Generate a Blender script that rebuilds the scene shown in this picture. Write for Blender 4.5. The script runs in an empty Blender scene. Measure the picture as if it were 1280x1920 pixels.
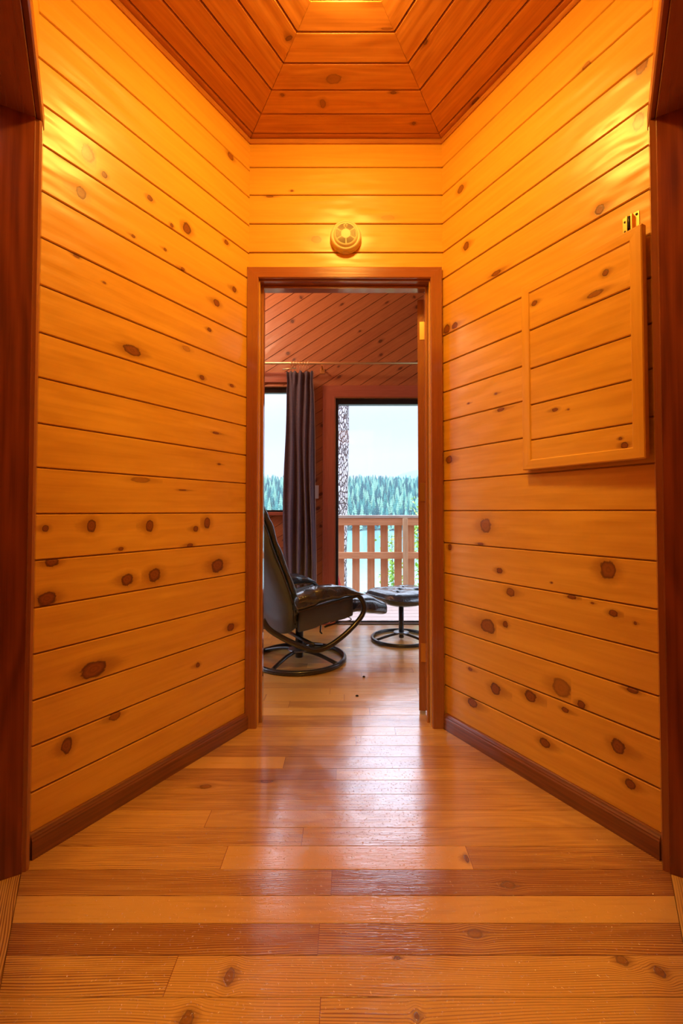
import bpy, math, random
from mathutils import Vector, Matrix, noise as mnoise
R = random.Random(7)
SC = bpy.context.scene
COL = SC.collection
PI = math.pi

# ---------------------------------------------------------------- camera, world, exposure
cam_d = bpy.data.cameras.new('camera'); cam = bpy.data.objects.new('camera', cam_d); COL.objects.link(cam)
cam.location = (0, 0, .99); cam.rotation_euler = (math.radians(90 + 1.5), 0, 0)
cam_d.sensor_fit = 'VERTICAL'; cam_d.sensor_height = 24; cam_d.lens = 840 / 1920 * 24
cam_d.shift_x = -(648 - 640) / 1920; cam_d.shift_y = -(960 - 937) / 1920
cam_d.clip_start = .02; cam_d.clip_end = 6000
SC.camera = cam
SC.view_settings.view_transform = 'Standard'; SC.view_settings.look = 'None'
SC.view_settings.exposure = 0; SC.view_settings.gamma = 1; SC.view_settings.use_curve_mapping = False

SKY_H = (.66, .73, .84); SKY_Z = (5.9, 6.5, 7.9)      # overcast sky: horizon and overhead radiance
LAMP = (1.0, .555, .09); LAMP_S = 168                 # dome lamp in the middle of the hall ceiling
ROOM_LAMP = (1.0, .68, .42); ROOM_FILL_S = 60  # added fill light for the far room
w = bpy.data.worlds.new('overcast_sky'); SC.world = w; w.use_nodes = True

class NT:
    """small node helper"""
    def __init__(s, tree): s.t = tree; s.n = tree.nodes; s.l = tree.links
    def new(s, typ, **kw):
        n = s.n.new(typ)
        for k, v in kw.items(): setattr(n, k, v)
        return n
    def set(s, sock, v):
        if isinstance(v, bpy.types.NodeSocket): s.l.new(v, sock)
        else:
            if hasattr(sock, 'default_value'):
                if isinstance(v, tuple) and len(v) == 3 and sock.type == 'RGBA': v = (*v, 1)
                sock.default_value = v
    def m(s, op, a, b=None, c=None, clamp=False):
        n = s.new('ShaderNodeMath', operation=op, use_clamp=clamp)
        s.set(n.inputs[0], a)
        if b is not None: s.set(n.inputs[1], b)
        if c is not None: s.set(n.inputs[2], c)
        return n.outputs[0]
    def vm(s, op, a, b=None, out=0):
        n = s.new('ShaderNodeVectorMath', operation=op); s.set(n.inputs[0], a)
        if b is not None: s.set(n.inputs[1], b)
        return n.outputs[out]
    def mix(s, f, a, b, mode='MIX'):
        n = s.new('ShaderNodeMix', data_type='RGBA', blend_type=mode)
        s.set(n.inputs[0], f); s.set(n.inputs[6], a); s.set(n.inputs[7], b); return n.outputs[2]
    def noise(s, vec, scale=1., detail=2., rough=.5, dist=0.):
        n = s.new('ShaderNodeTexNoise'); s.set(n.inputs['Vector'], vec)
        n.inputs['Scale'].default_value = scale; n.inputs['Detail'].default_value = detail
        n.inputs['Roughness'].default_value = rough; n.inputs['Distortion'].default_value = dist
        return n.outputs['Fac']
    def ss(s, x, a, b, lo=0., hi=1.):
        n = s.new('ShaderNodeMapRange', interpolation_type='SMOOTHSTEP'); s.set(n.inputs[0], x)
        n.inputs[1].default_value = a; n.inputs[2].default_value = b; n.inputs[3].default_value = lo; n.inputs[4].default_value = hi
        return n.outputs[0]
    def xyz(s, x, y, z=0.):
        n = s.new('ShaderNodeCombineXYZ'); s.set(n.inputs[0], x); s.set(n.inputs[1], y); s.set(n.inputs[2], z); return n.outputs[0]
    def sep(s, v):
        n = s.new('ShaderNodeSeparateXYZ'); s.set(n.inputs[0], v); return n.outputs
    def bump(s, h, strength, dist, normal=None):
        n = s.new('ShaderNodeBump'); s.set(n.inputs['Height'], h)
        n.inputs['Strength'].default_value = strength; n.inputs['Distance'].default_value = dist
        if normal is not None: s.l.new(normal, n.inputs['Normal'])
        return n.outputs[0]

t = NT(w.node_tree); t.n.clear()
g = t.new('ShaderNodeTexCoord').outputs['Generated']
z = t.sep(g)[2]
cl = t.noise(t.vm('MULTIPLY', g, (2.2, 2.2, 7.)), 1.6, 4, .55)
f = t.ss(z, .16, .80)
c = t.mix(f, SKY_H, SKY_Z)
c = t.mix(t.ss(cl, .35, .7, 0, .35), c, (1.2, 1.22, 1.25), 'MULTIPLY')
bg = t.new('ShaderNodeBackground'); t.set(bg.inputs[0], c); bg.inputs[1].default_value = 1.0
t.l.new(bg.outputs[0], t.new('ShaderNodeOutputWorld').inputs[0])

# ---------------------------------------------------------------- materials
def mat(name):
    m = bpy.data.materials.new(name); m.use_nodes = True
    t = NT(m.node_tree); t.n.clear()
    b = t.new('ShaderNodeBsdfPrincipled'); o = t.new('ShaderNodeOutputMaterial'); t.l.new(b.outputs[0], o.inputs[0])
    return m, t, b

def wood(name, light, dark, knot=(.10, .022, .006), grain=1., contrast=1., tone_amt=.5, rough=.32, coat=.3, coat_ior=1.5,
         wave=.0015, fine=60., rings=16., ringw=.25, bump=.0004, spec=.5, scratch=False, halo=True, lines=0, crf=.6):
    m, t, b = mat(name)
    uv = t.new('ShaderNodeUVMap', uv_map='UVMap').outputs[0]
    kn = t.new('ShaderNodeUVMap', uv_map='knot').outputs[0]
    seed = t.new('ShaderNodeAttribute', attribute_name='seed').outputs['Fac']
    tone = t.new('ShaderNodeAttribute', attribute_name='tone').outputs['Fac']
    kst = t.new('ShaderNodeAttribute', attribute_name='kstr').outputs['Fac']
    u, v, _ = t.sep(uv); ku, kv, _ = t.sep(kn)
    r = t.vm('LENGTH', kn, out=1)
    wgt = t.m('EXPONENT', t.m('MULTIPLY', t.m('MULTIPLY', r, r), -.22))
    v2 = t.m('SUBTRACT', v, t.m('MULTIPLY', t.m('MULTIPLY', kv, wgt), .010))
    so = t.m('MULTIPLY', seed, 37.)
    P1 = t.xyz(t.m('MULTIPLY', u, 2.4 * grain), t.m('MULTIPLY', v2, fine), so)
    n1 = t.noise(P1, 1., 3, .6)
    P2 = t.xyz(t.m('MULTIPLY', u, 1.1 * grain), t.m('MULTIPLY', v2, 9.), t.m('ADD', so, 5.))
    n2 = t.noise(P2, 1., 1.5, .5)
    ring = t.m('ADD', t.m('MULTIPLY', t.m('SINE', t.m('MULTIPLY', n2, rings * 6.28)), .5), .5)
    fac = t.m('ADD', t.m('MULTIPLY', t.ss(n1, .3, .7), .55), t.m('MULTIPLY', ring, ringw))
    fac = t.m('ADD', t.m('MULTIPLY', fac, contrast), t.m('MULTIPLY', t.m('SUBTRACT', tone, .5), tone_amt * 2))
    if lines:
        lw = t.m('MULTIPLY', t.m('SUBTRACT', t.noise(t.xyz(t.m('MULTIPLY', u, 1.6), t.m('MULTIPLY', v2, 7.), so), 1., 2.), .5), .05)
        ln = t.m('POWER', t.m('ADD', t.m('MULTIPLY', t.m('SINE', t.m('MULTIPLY', t.m('ADD', v2, lw), 6.283 / lines)), .5), .5), 2.)
        fac = t.m('ADD', fac, t.m('MULTIPLY', t.m('MULTIPLY', ln, t.ss(seed, .35, .95, .06, 1.05)), t.ss(n1, .2, .6, .5, 1.)))
    fac = t.m('ADD', fac, t.m('MULTIPLY', t.m('SUBTRACT', t.noise(t.xyz(t.m('MULTIPLY', u, 3.), t.m('MULTIPLY', v, 7.), so), 1., 1), .5), .35), clamp=True)
    c = t.mix(fac, light, dark)
    # knots: warped radius, heart, dark rim, resin halo
    rw = t.m('ADD', r, t.m('MULTIPLY', t.m('SUBTRACT', t.noise(t.vm('ADD', kn, t.xyz(so, so)), 1.0, 2), .5), .7))
    rw = t.m('ADD', rw, t.m('MULTIPLY', t.m('SUBTRACT', t.noise(t.vm('ADD', kn, t.xyz(so, so, so)), 4., 3, .6), .5), .35))
    if halo:
        ha = t.m('MULTIPLY', t.m('MULTIPLY', t.ss(t.m('ADD', rw, t.m('MULTIPLY', t.m('ABSOLUTE', kv), .35)), 3.0, .8), .6), kst)
        c = t.mix(ha, c, tuple(.45 * d + .55 * k for d, k in zip(dark, knot)))
    if halo:   # smoky resin streak drawn out along the grain beside the knot
        sg = t.m('SUBTRACT', t.m('MULTIPLY', t.m('FRACT', t.m('MULTIPLY', seed, 17.3)), 4.4), 2.2)
        dd = t.vm('LENGTH', t.xyz(t.m('MULTIPLY', t.m('ADD', ku, sg), .42), t.m('MULTIPLY', kv, .85)), out=1)
        dd = t.m('ADD', dd, t.m('MULTIPLY', t.m('SUBTRACT', t.noise(t.vm('MULTIPLY', kn, (.7, 2.2, 1)), 1., 3, .6), .5), 1.1))
        c = t.mix(t.m('MULTIPLY', t.ss(dd, 1.25, .3, 0, .42), kst), c, tuple(.5 * d + .5 * k for d, k in zip(dark, knot)))
    heart = t.m('MULTIPLY', t.ss(rw, 1.08, .88), kst)
    kring = t.m('ADD', t.m('MULTIPLY', t.m('SINE', t.m('MULTIPLY', rw, 15.)), .18), .42)
    hc = t.mix(kring, knot, (.36 * light[0] / .84, .105 * light[0] / .84, .018))
    c = t.mix(t.m('MULTIPLY', heart, .9), c, hc)
    rim = t.m('MULTIPLY', t.m('MULTIPLY', t.ss(rw, .72, .95), t.ss(rw, 1.15, .98)), kst)
    c = t.mix(t.m('MULTIPLY', rim, .7), c, tuple(.4 * k for k in knot))
    t.set(b.inputs['Base Color'], c)
    rr = t.m('ADD', rough, t.m('MULTIPLY', t.m('SUBTRACT', n1, .5), .15))
    t.set(b.inputs['Roughness'], rr)
    b.inputs['Specular IOR Level'].default_value = spec
    b.inputs['Coat Weight'].default_value = coat; b.inputs['Coat Roughness'].default_value = rough * crf
    b.inputs['Coat IOR'].default_value = coat_ior
    h1 = t.noise(t.xyz(t.m('MULTIPLY', u, 5.), t.m('MULTIPLY', v2, 16.), so), 1., 1.)
    nb = t.bump(h1, 1., wave * 4)
    hh = t.m('SUBTRACT', n1, t.m('MULTIPLY', rim, .8))
    nb2 = t.bump(hh, .8, bump, nb)
    if scratch:
        obj_c = t.new('ShaderNodeTexCoord').outputs['Object']
        pits = t.noise(obj_c, 130., 2, .6)
        sc = t.noise(t.vm('MULTIPLY', obj_c, (30, 200, 1)), 1., 2, .7, .8)
        nb2 = t.bump(t.m('ADD', t.ss(pits, .62, .72), t.m('MULTIPLY', sc, .4)), .6, .0013, nb2)
        t.set(b.inputs['Coat Roughness'], t.m('ADD', rough * .45, t.m('MULTIPLY', t.ss(t.noise(obj_c, 9., 3), .4, .7), .12)))
    t.set(b.inputs['Normal'], nb2); t.set(b.inputs['Coat Normal'], nb2 if scratch else nb)
    return m

def plain(name, col, rough=.5, metal=0., coat=0., nscale=None, namt=.15, bump=None, bscale=30., spec=.5, emit=None, es=0, sheen=0):
    m, t, b = mat(name)
    if nscale:
        n = t.noise(t.new('ShaderNodeTexCoord').outputs['Object'], nscale, 3, .6)
        c = t.mix(n, tuple(x * (1 - namt) for x in col), tuple(min(1, x * (1 + namt)) for x in col)); t.set(b.inputs['Base Color'], c)
    else: b.inputs['Base Color'].default_value = (*col, 1)
    b.inputs['Roughness'].default_value = rough; b.inputs['Metallic'].default_value = metal
    b.inputs['Coat Weight'].default_value = coat; b.inputs['Specular IOR Level'].default_value = spec
    b.inputs['Sheen Weight'].default_value = sheen
    if bump:
        h = t.noise(t.new('ShaderNodeTexCoord').outputs['Object'], bscale, 4, .6, .6)
        t.set(b.inputs['Normal'], t.bump(h, .8, bump))
    if emit:
        b.inputs['Emission Color'].default_value = (*emit, 1); b.inputs['Emission Strength'].default_value = es
    return m

M = {}
M['pine'] = wood('knotty_pine', (.84, .46, .060), (.63, .28, .028), knot=(.17, .04, .010), contrast=.55, tone_amt=.12, rough=.39, coat=.22, wave=.0016, ringw=.12, spec=.4)
M['fir'] = wood('ceiling_fir', (.62, .26, .05), (.36, .11, .018), knot=(.12, .03, .01), contrast=.7, tone_amt=.35, rough=.4, coat=.15, fine=90., ringw=.3, rings=9)
M['trim'] = wood('fir_trim', (.37, .125, .048), (.23, .062, .027), contrast=.6, tone_amt=.2, rough=.26, coat=.7, coat_ior=1.8, fine=150., ringw=.15, wave=.0002, crf=.4)
M['jamb'] = wood('glossy_jamb', (.74, .38, .07), (.52, .22, .04), contrast=.5, tone_amt=.1, rough=.25, coat=1., coat_ior=1.9, fine=150., wave=.0002, crf=.4)
M['stop'] = wood('glossy_stop', (.40, .14, .05), (.26, .075, .03), contrast=.5, tone_amt=.1, rough=.24, coat=1., coat_ior=2.3, fine=150., wave=.0001, crf=.35)
M['darktrim'] = wood('dark_fir_jamb', (.36, .085, .026), (.16, .030, .010), contrast=.9, tone_amt=.2, rough=.35, coat=.25, fine=70., ringw=.5, rings=7, wave=.0008)
M['base'] = wood('baseboard_wood', (.27, .085, .03), (.11, .035, .015), contrast=.9, tone_amt=.2, rough=.35, coat=.3, fine=120.)
M['floor'] = wood('floor_fir', (.86, .50, .13), (.29, .090, .034), knot=(.12, .035, .015), contrast=.42, tone_amt=.58, lines=.0052, rough=.30, coat=1., coat_ior=2.6, fine=75., rings=14, ringw=.35, wave=.00025, bump=.0005, scratch=True)
M['cedar'] = wood('cedar_wall', (.50, .17, .062), (.32, .085, .034), knot=(.10, .025, .015), contrast=.6, tone_amt=.25, rough=.42, coat=.12, fine=80.)
M['cedartrim'] = wood('cedar_trim', (.44, .12, .07), (.28, .065, .04), contrast=.5, tone_amt=.15, rough=.35, coat=.3, fine=120.)
M['rail'] = wood('railing_cedar', (.64, .33, .16), (.46, .19, .09), contrast=.8, tone_amt=.3, rough=.7, coat=0., fine=60.)
M['post'] = wood('weathered_post', (.62, .42, .24), (.45, .26, .14), contrast=.8, tone_amt=.2, rough=.75, coat=0., fine=60.)
M['cap'] = wood('weathered_cap', (.50, .44, .38), (.32, .27, .23), contrast=.9, tone_amt=.2, rough=.75, coat=0.)
M['deck'] = wood('deck_boards', (.50, .37, .32), (.36, .25, .21), contrast=.8, tone_amt=.3, rough=.65, coat=0.)
M['leather'] = plain('black_leather', (.024, .033, .046), .27, coat=.6, nscale=6, namt=.25, bump=.014, bscale=11., spec=.8)
M['leather_grey'] = plain('grey_back_leather', (.085, .112, .150), .42, nscale=5, namt=.2, bump=.005, bscale=7.)
M['tube'] = plain('black_tube', (.035, .033, .033), .32, metal=.3, coat=.4)
M['steel'] = plain('grey_steel_plate', (.30, .31, .33), .3, metal=.8)
M['brass'] = plain('brass', (.80, .55, .22), .28, metal=1.)
M['gold'] = plain('polished_gold', (.95, .72, .42), .42, metal=1.)
M['black'] = plain('black_frame', (.022, .024, .03), .4)
M['detector'] = plain('cream_plastic', (.80, .70, .46), .45)
M['slot'] = plain('dark_slot', (.05, .03, .015), .8)
M['white'] = plain('white_plastic', (.75, .66, .62), .4)
M['lining'] = plain('pale_lining', (.65, .60, .60), .8)
M['red'] = plain('red_paint', (.55, .05, .05), .5)
M['plaster'] = plain('dim_plaster', (.42, .22, .10), .7)
M['crumb'] = plain('dark_crumb', (.02, .015, .012), .8)
M['leaf'] = plain('bright_leaf', (.42, .70, .16), .5, nscale=3, namt=.35)
M['stem'] = plain('grey_stem', (.22, .17, .12), .8)
M['conifer_a'] = plain('conifer_dark', (.018, .12, .125), .9)  # conifer colours: the turquoise tint carries part of the valley haze
M['conifer_b'] = plain('conifer_mid', (.07, .28, .24), .9)
M['conifer_c'] = plain('conifer_pale', (.26, .50, .36), .9)
M['hillside'] = plain('forest_floor', (.05, .11, .09), 1., nscale=.02, namt=.3)
M['bank'] = plain('bank_earth', (.14, .15, .07), 1., nscale=.5, namt=.4)
M['lamp'] = plain('opal_lamp', (.9, .8, .6), .4, emit=LAMP, es=LAMP_S)
M['back_fill'] = plain('opal_back_fill', (.9, .8, .6), .4, emit=(1, .62, .14), es=115)  # emission of the added fill behind the viewer
M['room_fill'] = plain('opal_room_fill', (.9, .8, .7), .4, emit=ROOM_LAMP, es=ROOM_FILL_S)

def mk_curtain_mat():
    m, t, b = mat('speckled_curtain')
    oc = t.new('ShaderNodeTexCoord').outputs['Object']
    sp = t.noise(t.vm('MULTIPLY', oc, (1, 1, .55)), 160., 2, .7)
    wv = t.noise(t.vm('MULTIPLY', oc, (2, 2, 90)), 2., 2)
    c = t.mix(wv, (.120, .070, .105), (.060, .045, .085))
    c = t.mix(t.ss(sp, .58, .70, 0, .65), c, (.30, .15, .12))
    t.set(b.inputs['Base Color'], c); b.inputs['Roughness'].default_value = .75; b.inputs['Sheen Weight'].default_value = .3
    t.set(b.inputs['Normal'], t.bump(wv, .4, .002)); return m
M['curtain'] = mk_curtain_mat()
def mk_glass():
    m, t, b = mat('window_glass'); t.n.remove(b)
    tr = t.new('ShaderNodeBsdfTransparent'); tr.inputs[0].default_value = (.96, .98, 1, 1)
    gl = t.new('ShaderNodeBsdfGlossy'); gl.inputs['Roughness'].default_value = .02
    fr = t.new('ShaderNodeFresnel'); fr.inputs[0].default_value = 1.45
    mx = t.new('ShaderNodeMixShader'); t.l.new(fr.outputs[0], mx.inputs[0]); t.l.new(tr.outputs[0], mx.inputs[1]); t.l.new(gl.outputs[0], mx.inputs[2])
    t.l.new(mx.outputs[0], [n for n in t.n if n.type == 'OUTPUT_MATERIAL'][0].inputs[0]); return m
M['glass'] = mk_glass()
def mk_bark():
    m, t, b = mat('furrowed_bark')
    oc = t.new('ShaderNodeTexCoord').outputs['Object']
    wp = t.vm('ADD', oc, t.vm('MULTIPLY', t.xyz(t.noise(oc, 6., 3), t.noise(oc, 7., 3), 0.), (.12, .12, 0)))
    vo = t.new('ShaderNodeTexVoronoi', feature='DISTANCE_TO_EDGE'); t.set(vo.inputs['Vector'], t.vm('MULTIPLY', wp, (26, 26, 9.)))
    vo.inputs['Scale'].default_value = 1.
    f = t.ss(t.m('ADD', vo.outputs[0], t.m('MULTIPLY', t.noise(oc, 40., 3), .12)), .08, .24)
    c = t.mix(f, (.07, .04, .045), (.62, .58, .60)); t.set(b.inputs['Base Color'], c); b.inputs['Roughness'].default_value = .9
    t.set(b.inputs['Normal'], t.bump(f, .8, .02)); return m
M['bark'] = mk_bark()
def mk_water():
    m, t, b = mat('turquoise_lake')
    b.inputs['Base Color'].default_value = (.26, .50, .50, 1); b.inputs['Roughness'].default_value = .10
    n = t.noise(t.vm('MULTIPLY', t.new('ShaderNodeTexCoord').outputs['Object'], (.05, .35, 1)), 1., 3)
    t.set(b.inputs['Normal'], t.bump(n, .15, .3)); return m
M['water'] = mk_water()

# ---------------------------------------------------------------- mesh helpers
class MB:
    def __init__(s): s.v = []; s.f = []; s.uv = []; s.kn = []; s.seed = []; s.tone = []; s.ks = []; s.sm = []
    def face(s, pts, uvs=None, kn=None, seed=0., tone=.5, ks=0., N=None, smooth=False):
        pts = [Vector(p) for p in pts]; n = len(pts)
        if uvs is None: uvs = [(0, 0)] * n
        if kn is None: kn = [(9, 9)] * n
        if N is not None:
            nn = Vector((0, 0, 0))
            for i in range(n): nn += (pts[i] - pts[0]).cross(pts[(i + 1) % n] - pts[0])
            if nn.dot(N) < 0: pts = pts[::-1]; uvs = list(uvs)[::-1]; kn = list(kn)[::-1]
        b = len(s.v); s.v += [tuple(p) for p in pts]; s.f.append(tuple(range(b, b + n)))
        s.uv += list(uvs); s.kn += list(kn); s.seed.append(seed); s.tone.append(tone); s.ks.append(ks); s.sm.append(smooth)
    def mesh(s, verts, faces, smooth=True, seed=0., tone=.5):
        b = len(s.v); s.v += [tuple(p) for p in verts]
        for f in faces:
            s.f.append(tuple(b + i for i in f)); s.uv += [(verts[i][0] + verts[i][1], verts[i][2]) for i in f]; s.kn += [(9, 9)] * len(f)
            s.seed.append(seed); s.tone.append(tone); s.ks.append(0.); s.sm.append(smooth)
    def bar(s, a, b, up, w, h, ch=.002, m0=0., m1=0., tone=.5, prof=None, seed=None):
        """solid bar from a to b; up = thickness direction (h), w = width direction (cross). m0/m1 = mitre slopes along width. prof = section list (w, h)"""
        a, b, up = Vector(a), Vector(b), Vector(up).normalized()
        ax = (b - a).normalized(); sd = up.cross(ax).normalized()
        if prof is None:
            x, y = w / 2, h
            prof = [(-x + ch, 0), (x - ch, 0), (x, ch), (x, y - ch), (x - ch, y), (-x + ch, y), (-x, y - ch), (-x, ch)]
        sdv = R.random() if seed is None else seed
        L = (b - a).length; P0 = [a + sd * q[0] + up * q[1] + ax * (m0 * q[0]) for q in prof]; P1 = [b + sd * q[0] + up * q[1] + ax * (m1 * q[0]) for q in prof]
        n = len(prof); acc = 0; us = [0]
        for i in range(n): acc += math.dist(prof[i], prof[(i + 1) % n]); us.append(acc)
        cen = sum(P0, Vector()) / n
        for i in range(n):
            j = (i + 1) % n; mid = (P0[i] + P0[j]) / 2
            e = P0[j] - P0[i]; N = e.cross(ax)
            area = sum(prof[k][0] * prof[(k + 1) % n][1] - prof[(k + 1) % n][0] * prof[k][1] for k in range(n))
            q0 = m0 * prof[i][0]; q1 = m0 * prof[j][0]
            s.face([P0[i], P0[j], P1[j], P1[i]], [(q0, us[i]), (q1, us[i + 1]), (L + m1 * prof[j][0], us[i + 1]), (L + m1 * prof[i][0], us[i])], seed=sdv, tone=tone, N=N * (1 if area > 0 else 1) if n == 8 else None)
        s.face(P0, [(0, q[1]) for q in prof], seed=sdv, tone=tone, N=-ax); s.face(P1, [(0, q[1]) for q in prof], seed=sdv, tone=tone, N=ax)
    def box(s, x0, x1, y0, y1, z0, z1, tone=.5, ch=0.001):
        d = (x1 - x0, y1 - y0, z1 - z0); k = max(range(3), key=lambda i: d[i])
        cx, cy, cz = (x0 + x1) / 2, (y0 + y1) / 2, (z0 + z1) / 2
        if k == 0: s.bar((x0, cy, z0), (x1, cy, z0), (0, 0, 1), d[1], d[2], ch, tone=tone)
        elif k == 1: s.bar((cx, y0, z0), (cx, y1, z0), (0, 0, 1), d[0], d[2], ch, tone=tone)
        else: s.bar((cx, y0, z0), (cx, y0, z1), (0, 1, 0), d[0], d[1], ch, tone=tone)
    def tube(s, pts, r, seg=14, closed=False, cap=True):
        pts = [Vector(p) for p in pts]; n = len(pts); rings = []
        rr = r if isinstance(r, (list, tuple)) else [r] * n
        up = None; V = []
        for i in range(n):
            if closed: tg = (pts[(i + 1) % n] - pts[i - 1]).normalized()
            else: tg = (pts[min(i + 1, n - 1)] - pts[max(i - 1, 0)]).normalized()
            if up is None: up = Vector((0, 0, 1)) if abs(tg.z) < .9 else Vector((0, 1, 0))
            up = (up - tg * up.dot(tg)).normalized(); sd = tg.cross(up)
            for k in range(seg):
                a = 2 * PI * k / seg; V.append(pts[i] + (up * math.cos(a) + sd * math.sin(a)) * rr[i])
        F = []
        for i in range(n if closed else n - 1):
            j = (i + 1) % n
            for k in range(seg): F.append((i * seg + k, i * seg + (k + 1) % seg, j * seg + (k + 1) % seg, j * seg + k))
        if cap and not closed: F += [tuple(range(seg))[::-1], tuple((n - 1) * seg + k for k in range(seg))]
        s.mesh(V, F)
    def lathe(s, prof, c=(0, 0, 0), ax='z', seg=40, a0=0, a1=2 * PI):
        V = []; n = len(prof); full = abs(a1 - a0 - 2 * PI) < 1e-6; ns = seg if full else seg + 1
        for k in range(ns):
            a = a0 + (a1 - a0) * k / seg
            for (r, h) in prof:
                if ax == 'z': V.append((c[0] + r * math.cos(a), c[1] + r * math.sin(a), c[2] + h))
                else: V.append((c[0] + r * math.cos(a), c[1] - h, c[2] + r * math.sin(a)))
        F = []
        for k in range(seg):
            j = (k + 1) % ns
            for i in range(n - 1): F.append((k * n + i, j * n + i, j * n + i + 1, k * n + i + 1))
        s.mesh(V, F)
    def loft(s, rings, cap=True, closed=False):
        n = len(rings[0]); V = [p for r in rings for p in r]; F = []
        m = len(rings)
        for i in range(m if closed else m - 1):
            j = (i + 1) % m
            for k in range(n): F.append((i * n + k, i * n + (k + 1) % n, j * n + (k + 1) % n, j * n + k))
        if cap: F += [tuple(range(n))[::-1], tuple((m - 1) * n + k for k in range(n))]
        s.mesh(V, F)
    def build(s, name, material, parent=None, loc=None, rz=0, sub=0, smooth_angle=None):
        me = bpy.data.meshes.new(name); me.from_pydata(s.v, [], s.f)
        for nm, dat in (('UVMap', s.uv), ('knot', s.kn)):
            l = me.uv_layers.new(name=nm); l.data.foreach_set('uv', [c for p in dat for c in p])
        for nm, dat in (('seed', s.seed), ('tone', s.tone), ('kstr', s.ks)):
            a = me.attributes.new(nm, 'FLOAT', 'FACE'); a.data.foreach_set('value', dat)
        me.polygons.foreach_set('use_smooth', s.sm); me.update()
        me.materials.append(material)
        o = bpy.data.objects.new(name, me); COL.objects.link(o)
        if parent: o.parent = parent
        if loc: o.location = loc
        if rz: o.rotation_euler = (0, 0, rz)
        if sub:
            md = o.modifiers.new('subdivision', 'SUBSURF'); md.levels = sub; md.render_levels = sub
        return o

def struct(o): o['kind'] = 'structure'; return o
def tag(o, label, cat, group=None, kind=None):
    o['label'] = label; o['category'] = cat
    if group: o['group'] = group
    if kind: o['kind'] = kind
    return o
def empty(name, loc, rz=0, label=None, cat=None, group=None):
    o = bpy.data.objects.new(name, None); COL.objects.link(o); o.location = loc; o.rotation_euler = (0, 0, rz); o.empty_display_size = .05
    if label: tag(o, label, cat, group)
    return o

def clip(poly, a, b, c):
    """keep a*x+b*y<=c"""
    out = []
    for i in range(len(poly)):
        p, q = poly[i], poly[(i + 1) % len(poly)]
        dp, dq = a * p[0] + b * p[1] - c, a * q[0] + b * q[1] - c
        if dp <= 0: out.append(p)
        if dp * dq < 0:
            k = dp / (dp - dq); out.append((p[0] + k * (q[0] - p[0]), p[1] + k * (q[1] - p[1])))
    return out
def area(p): return abs(sum(p[i][0] * p[(i + 1) % len(p)][1] - p[(i + 1) % len(p)][0] * p[i][1] for i in range(len(p)))) / 2

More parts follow.
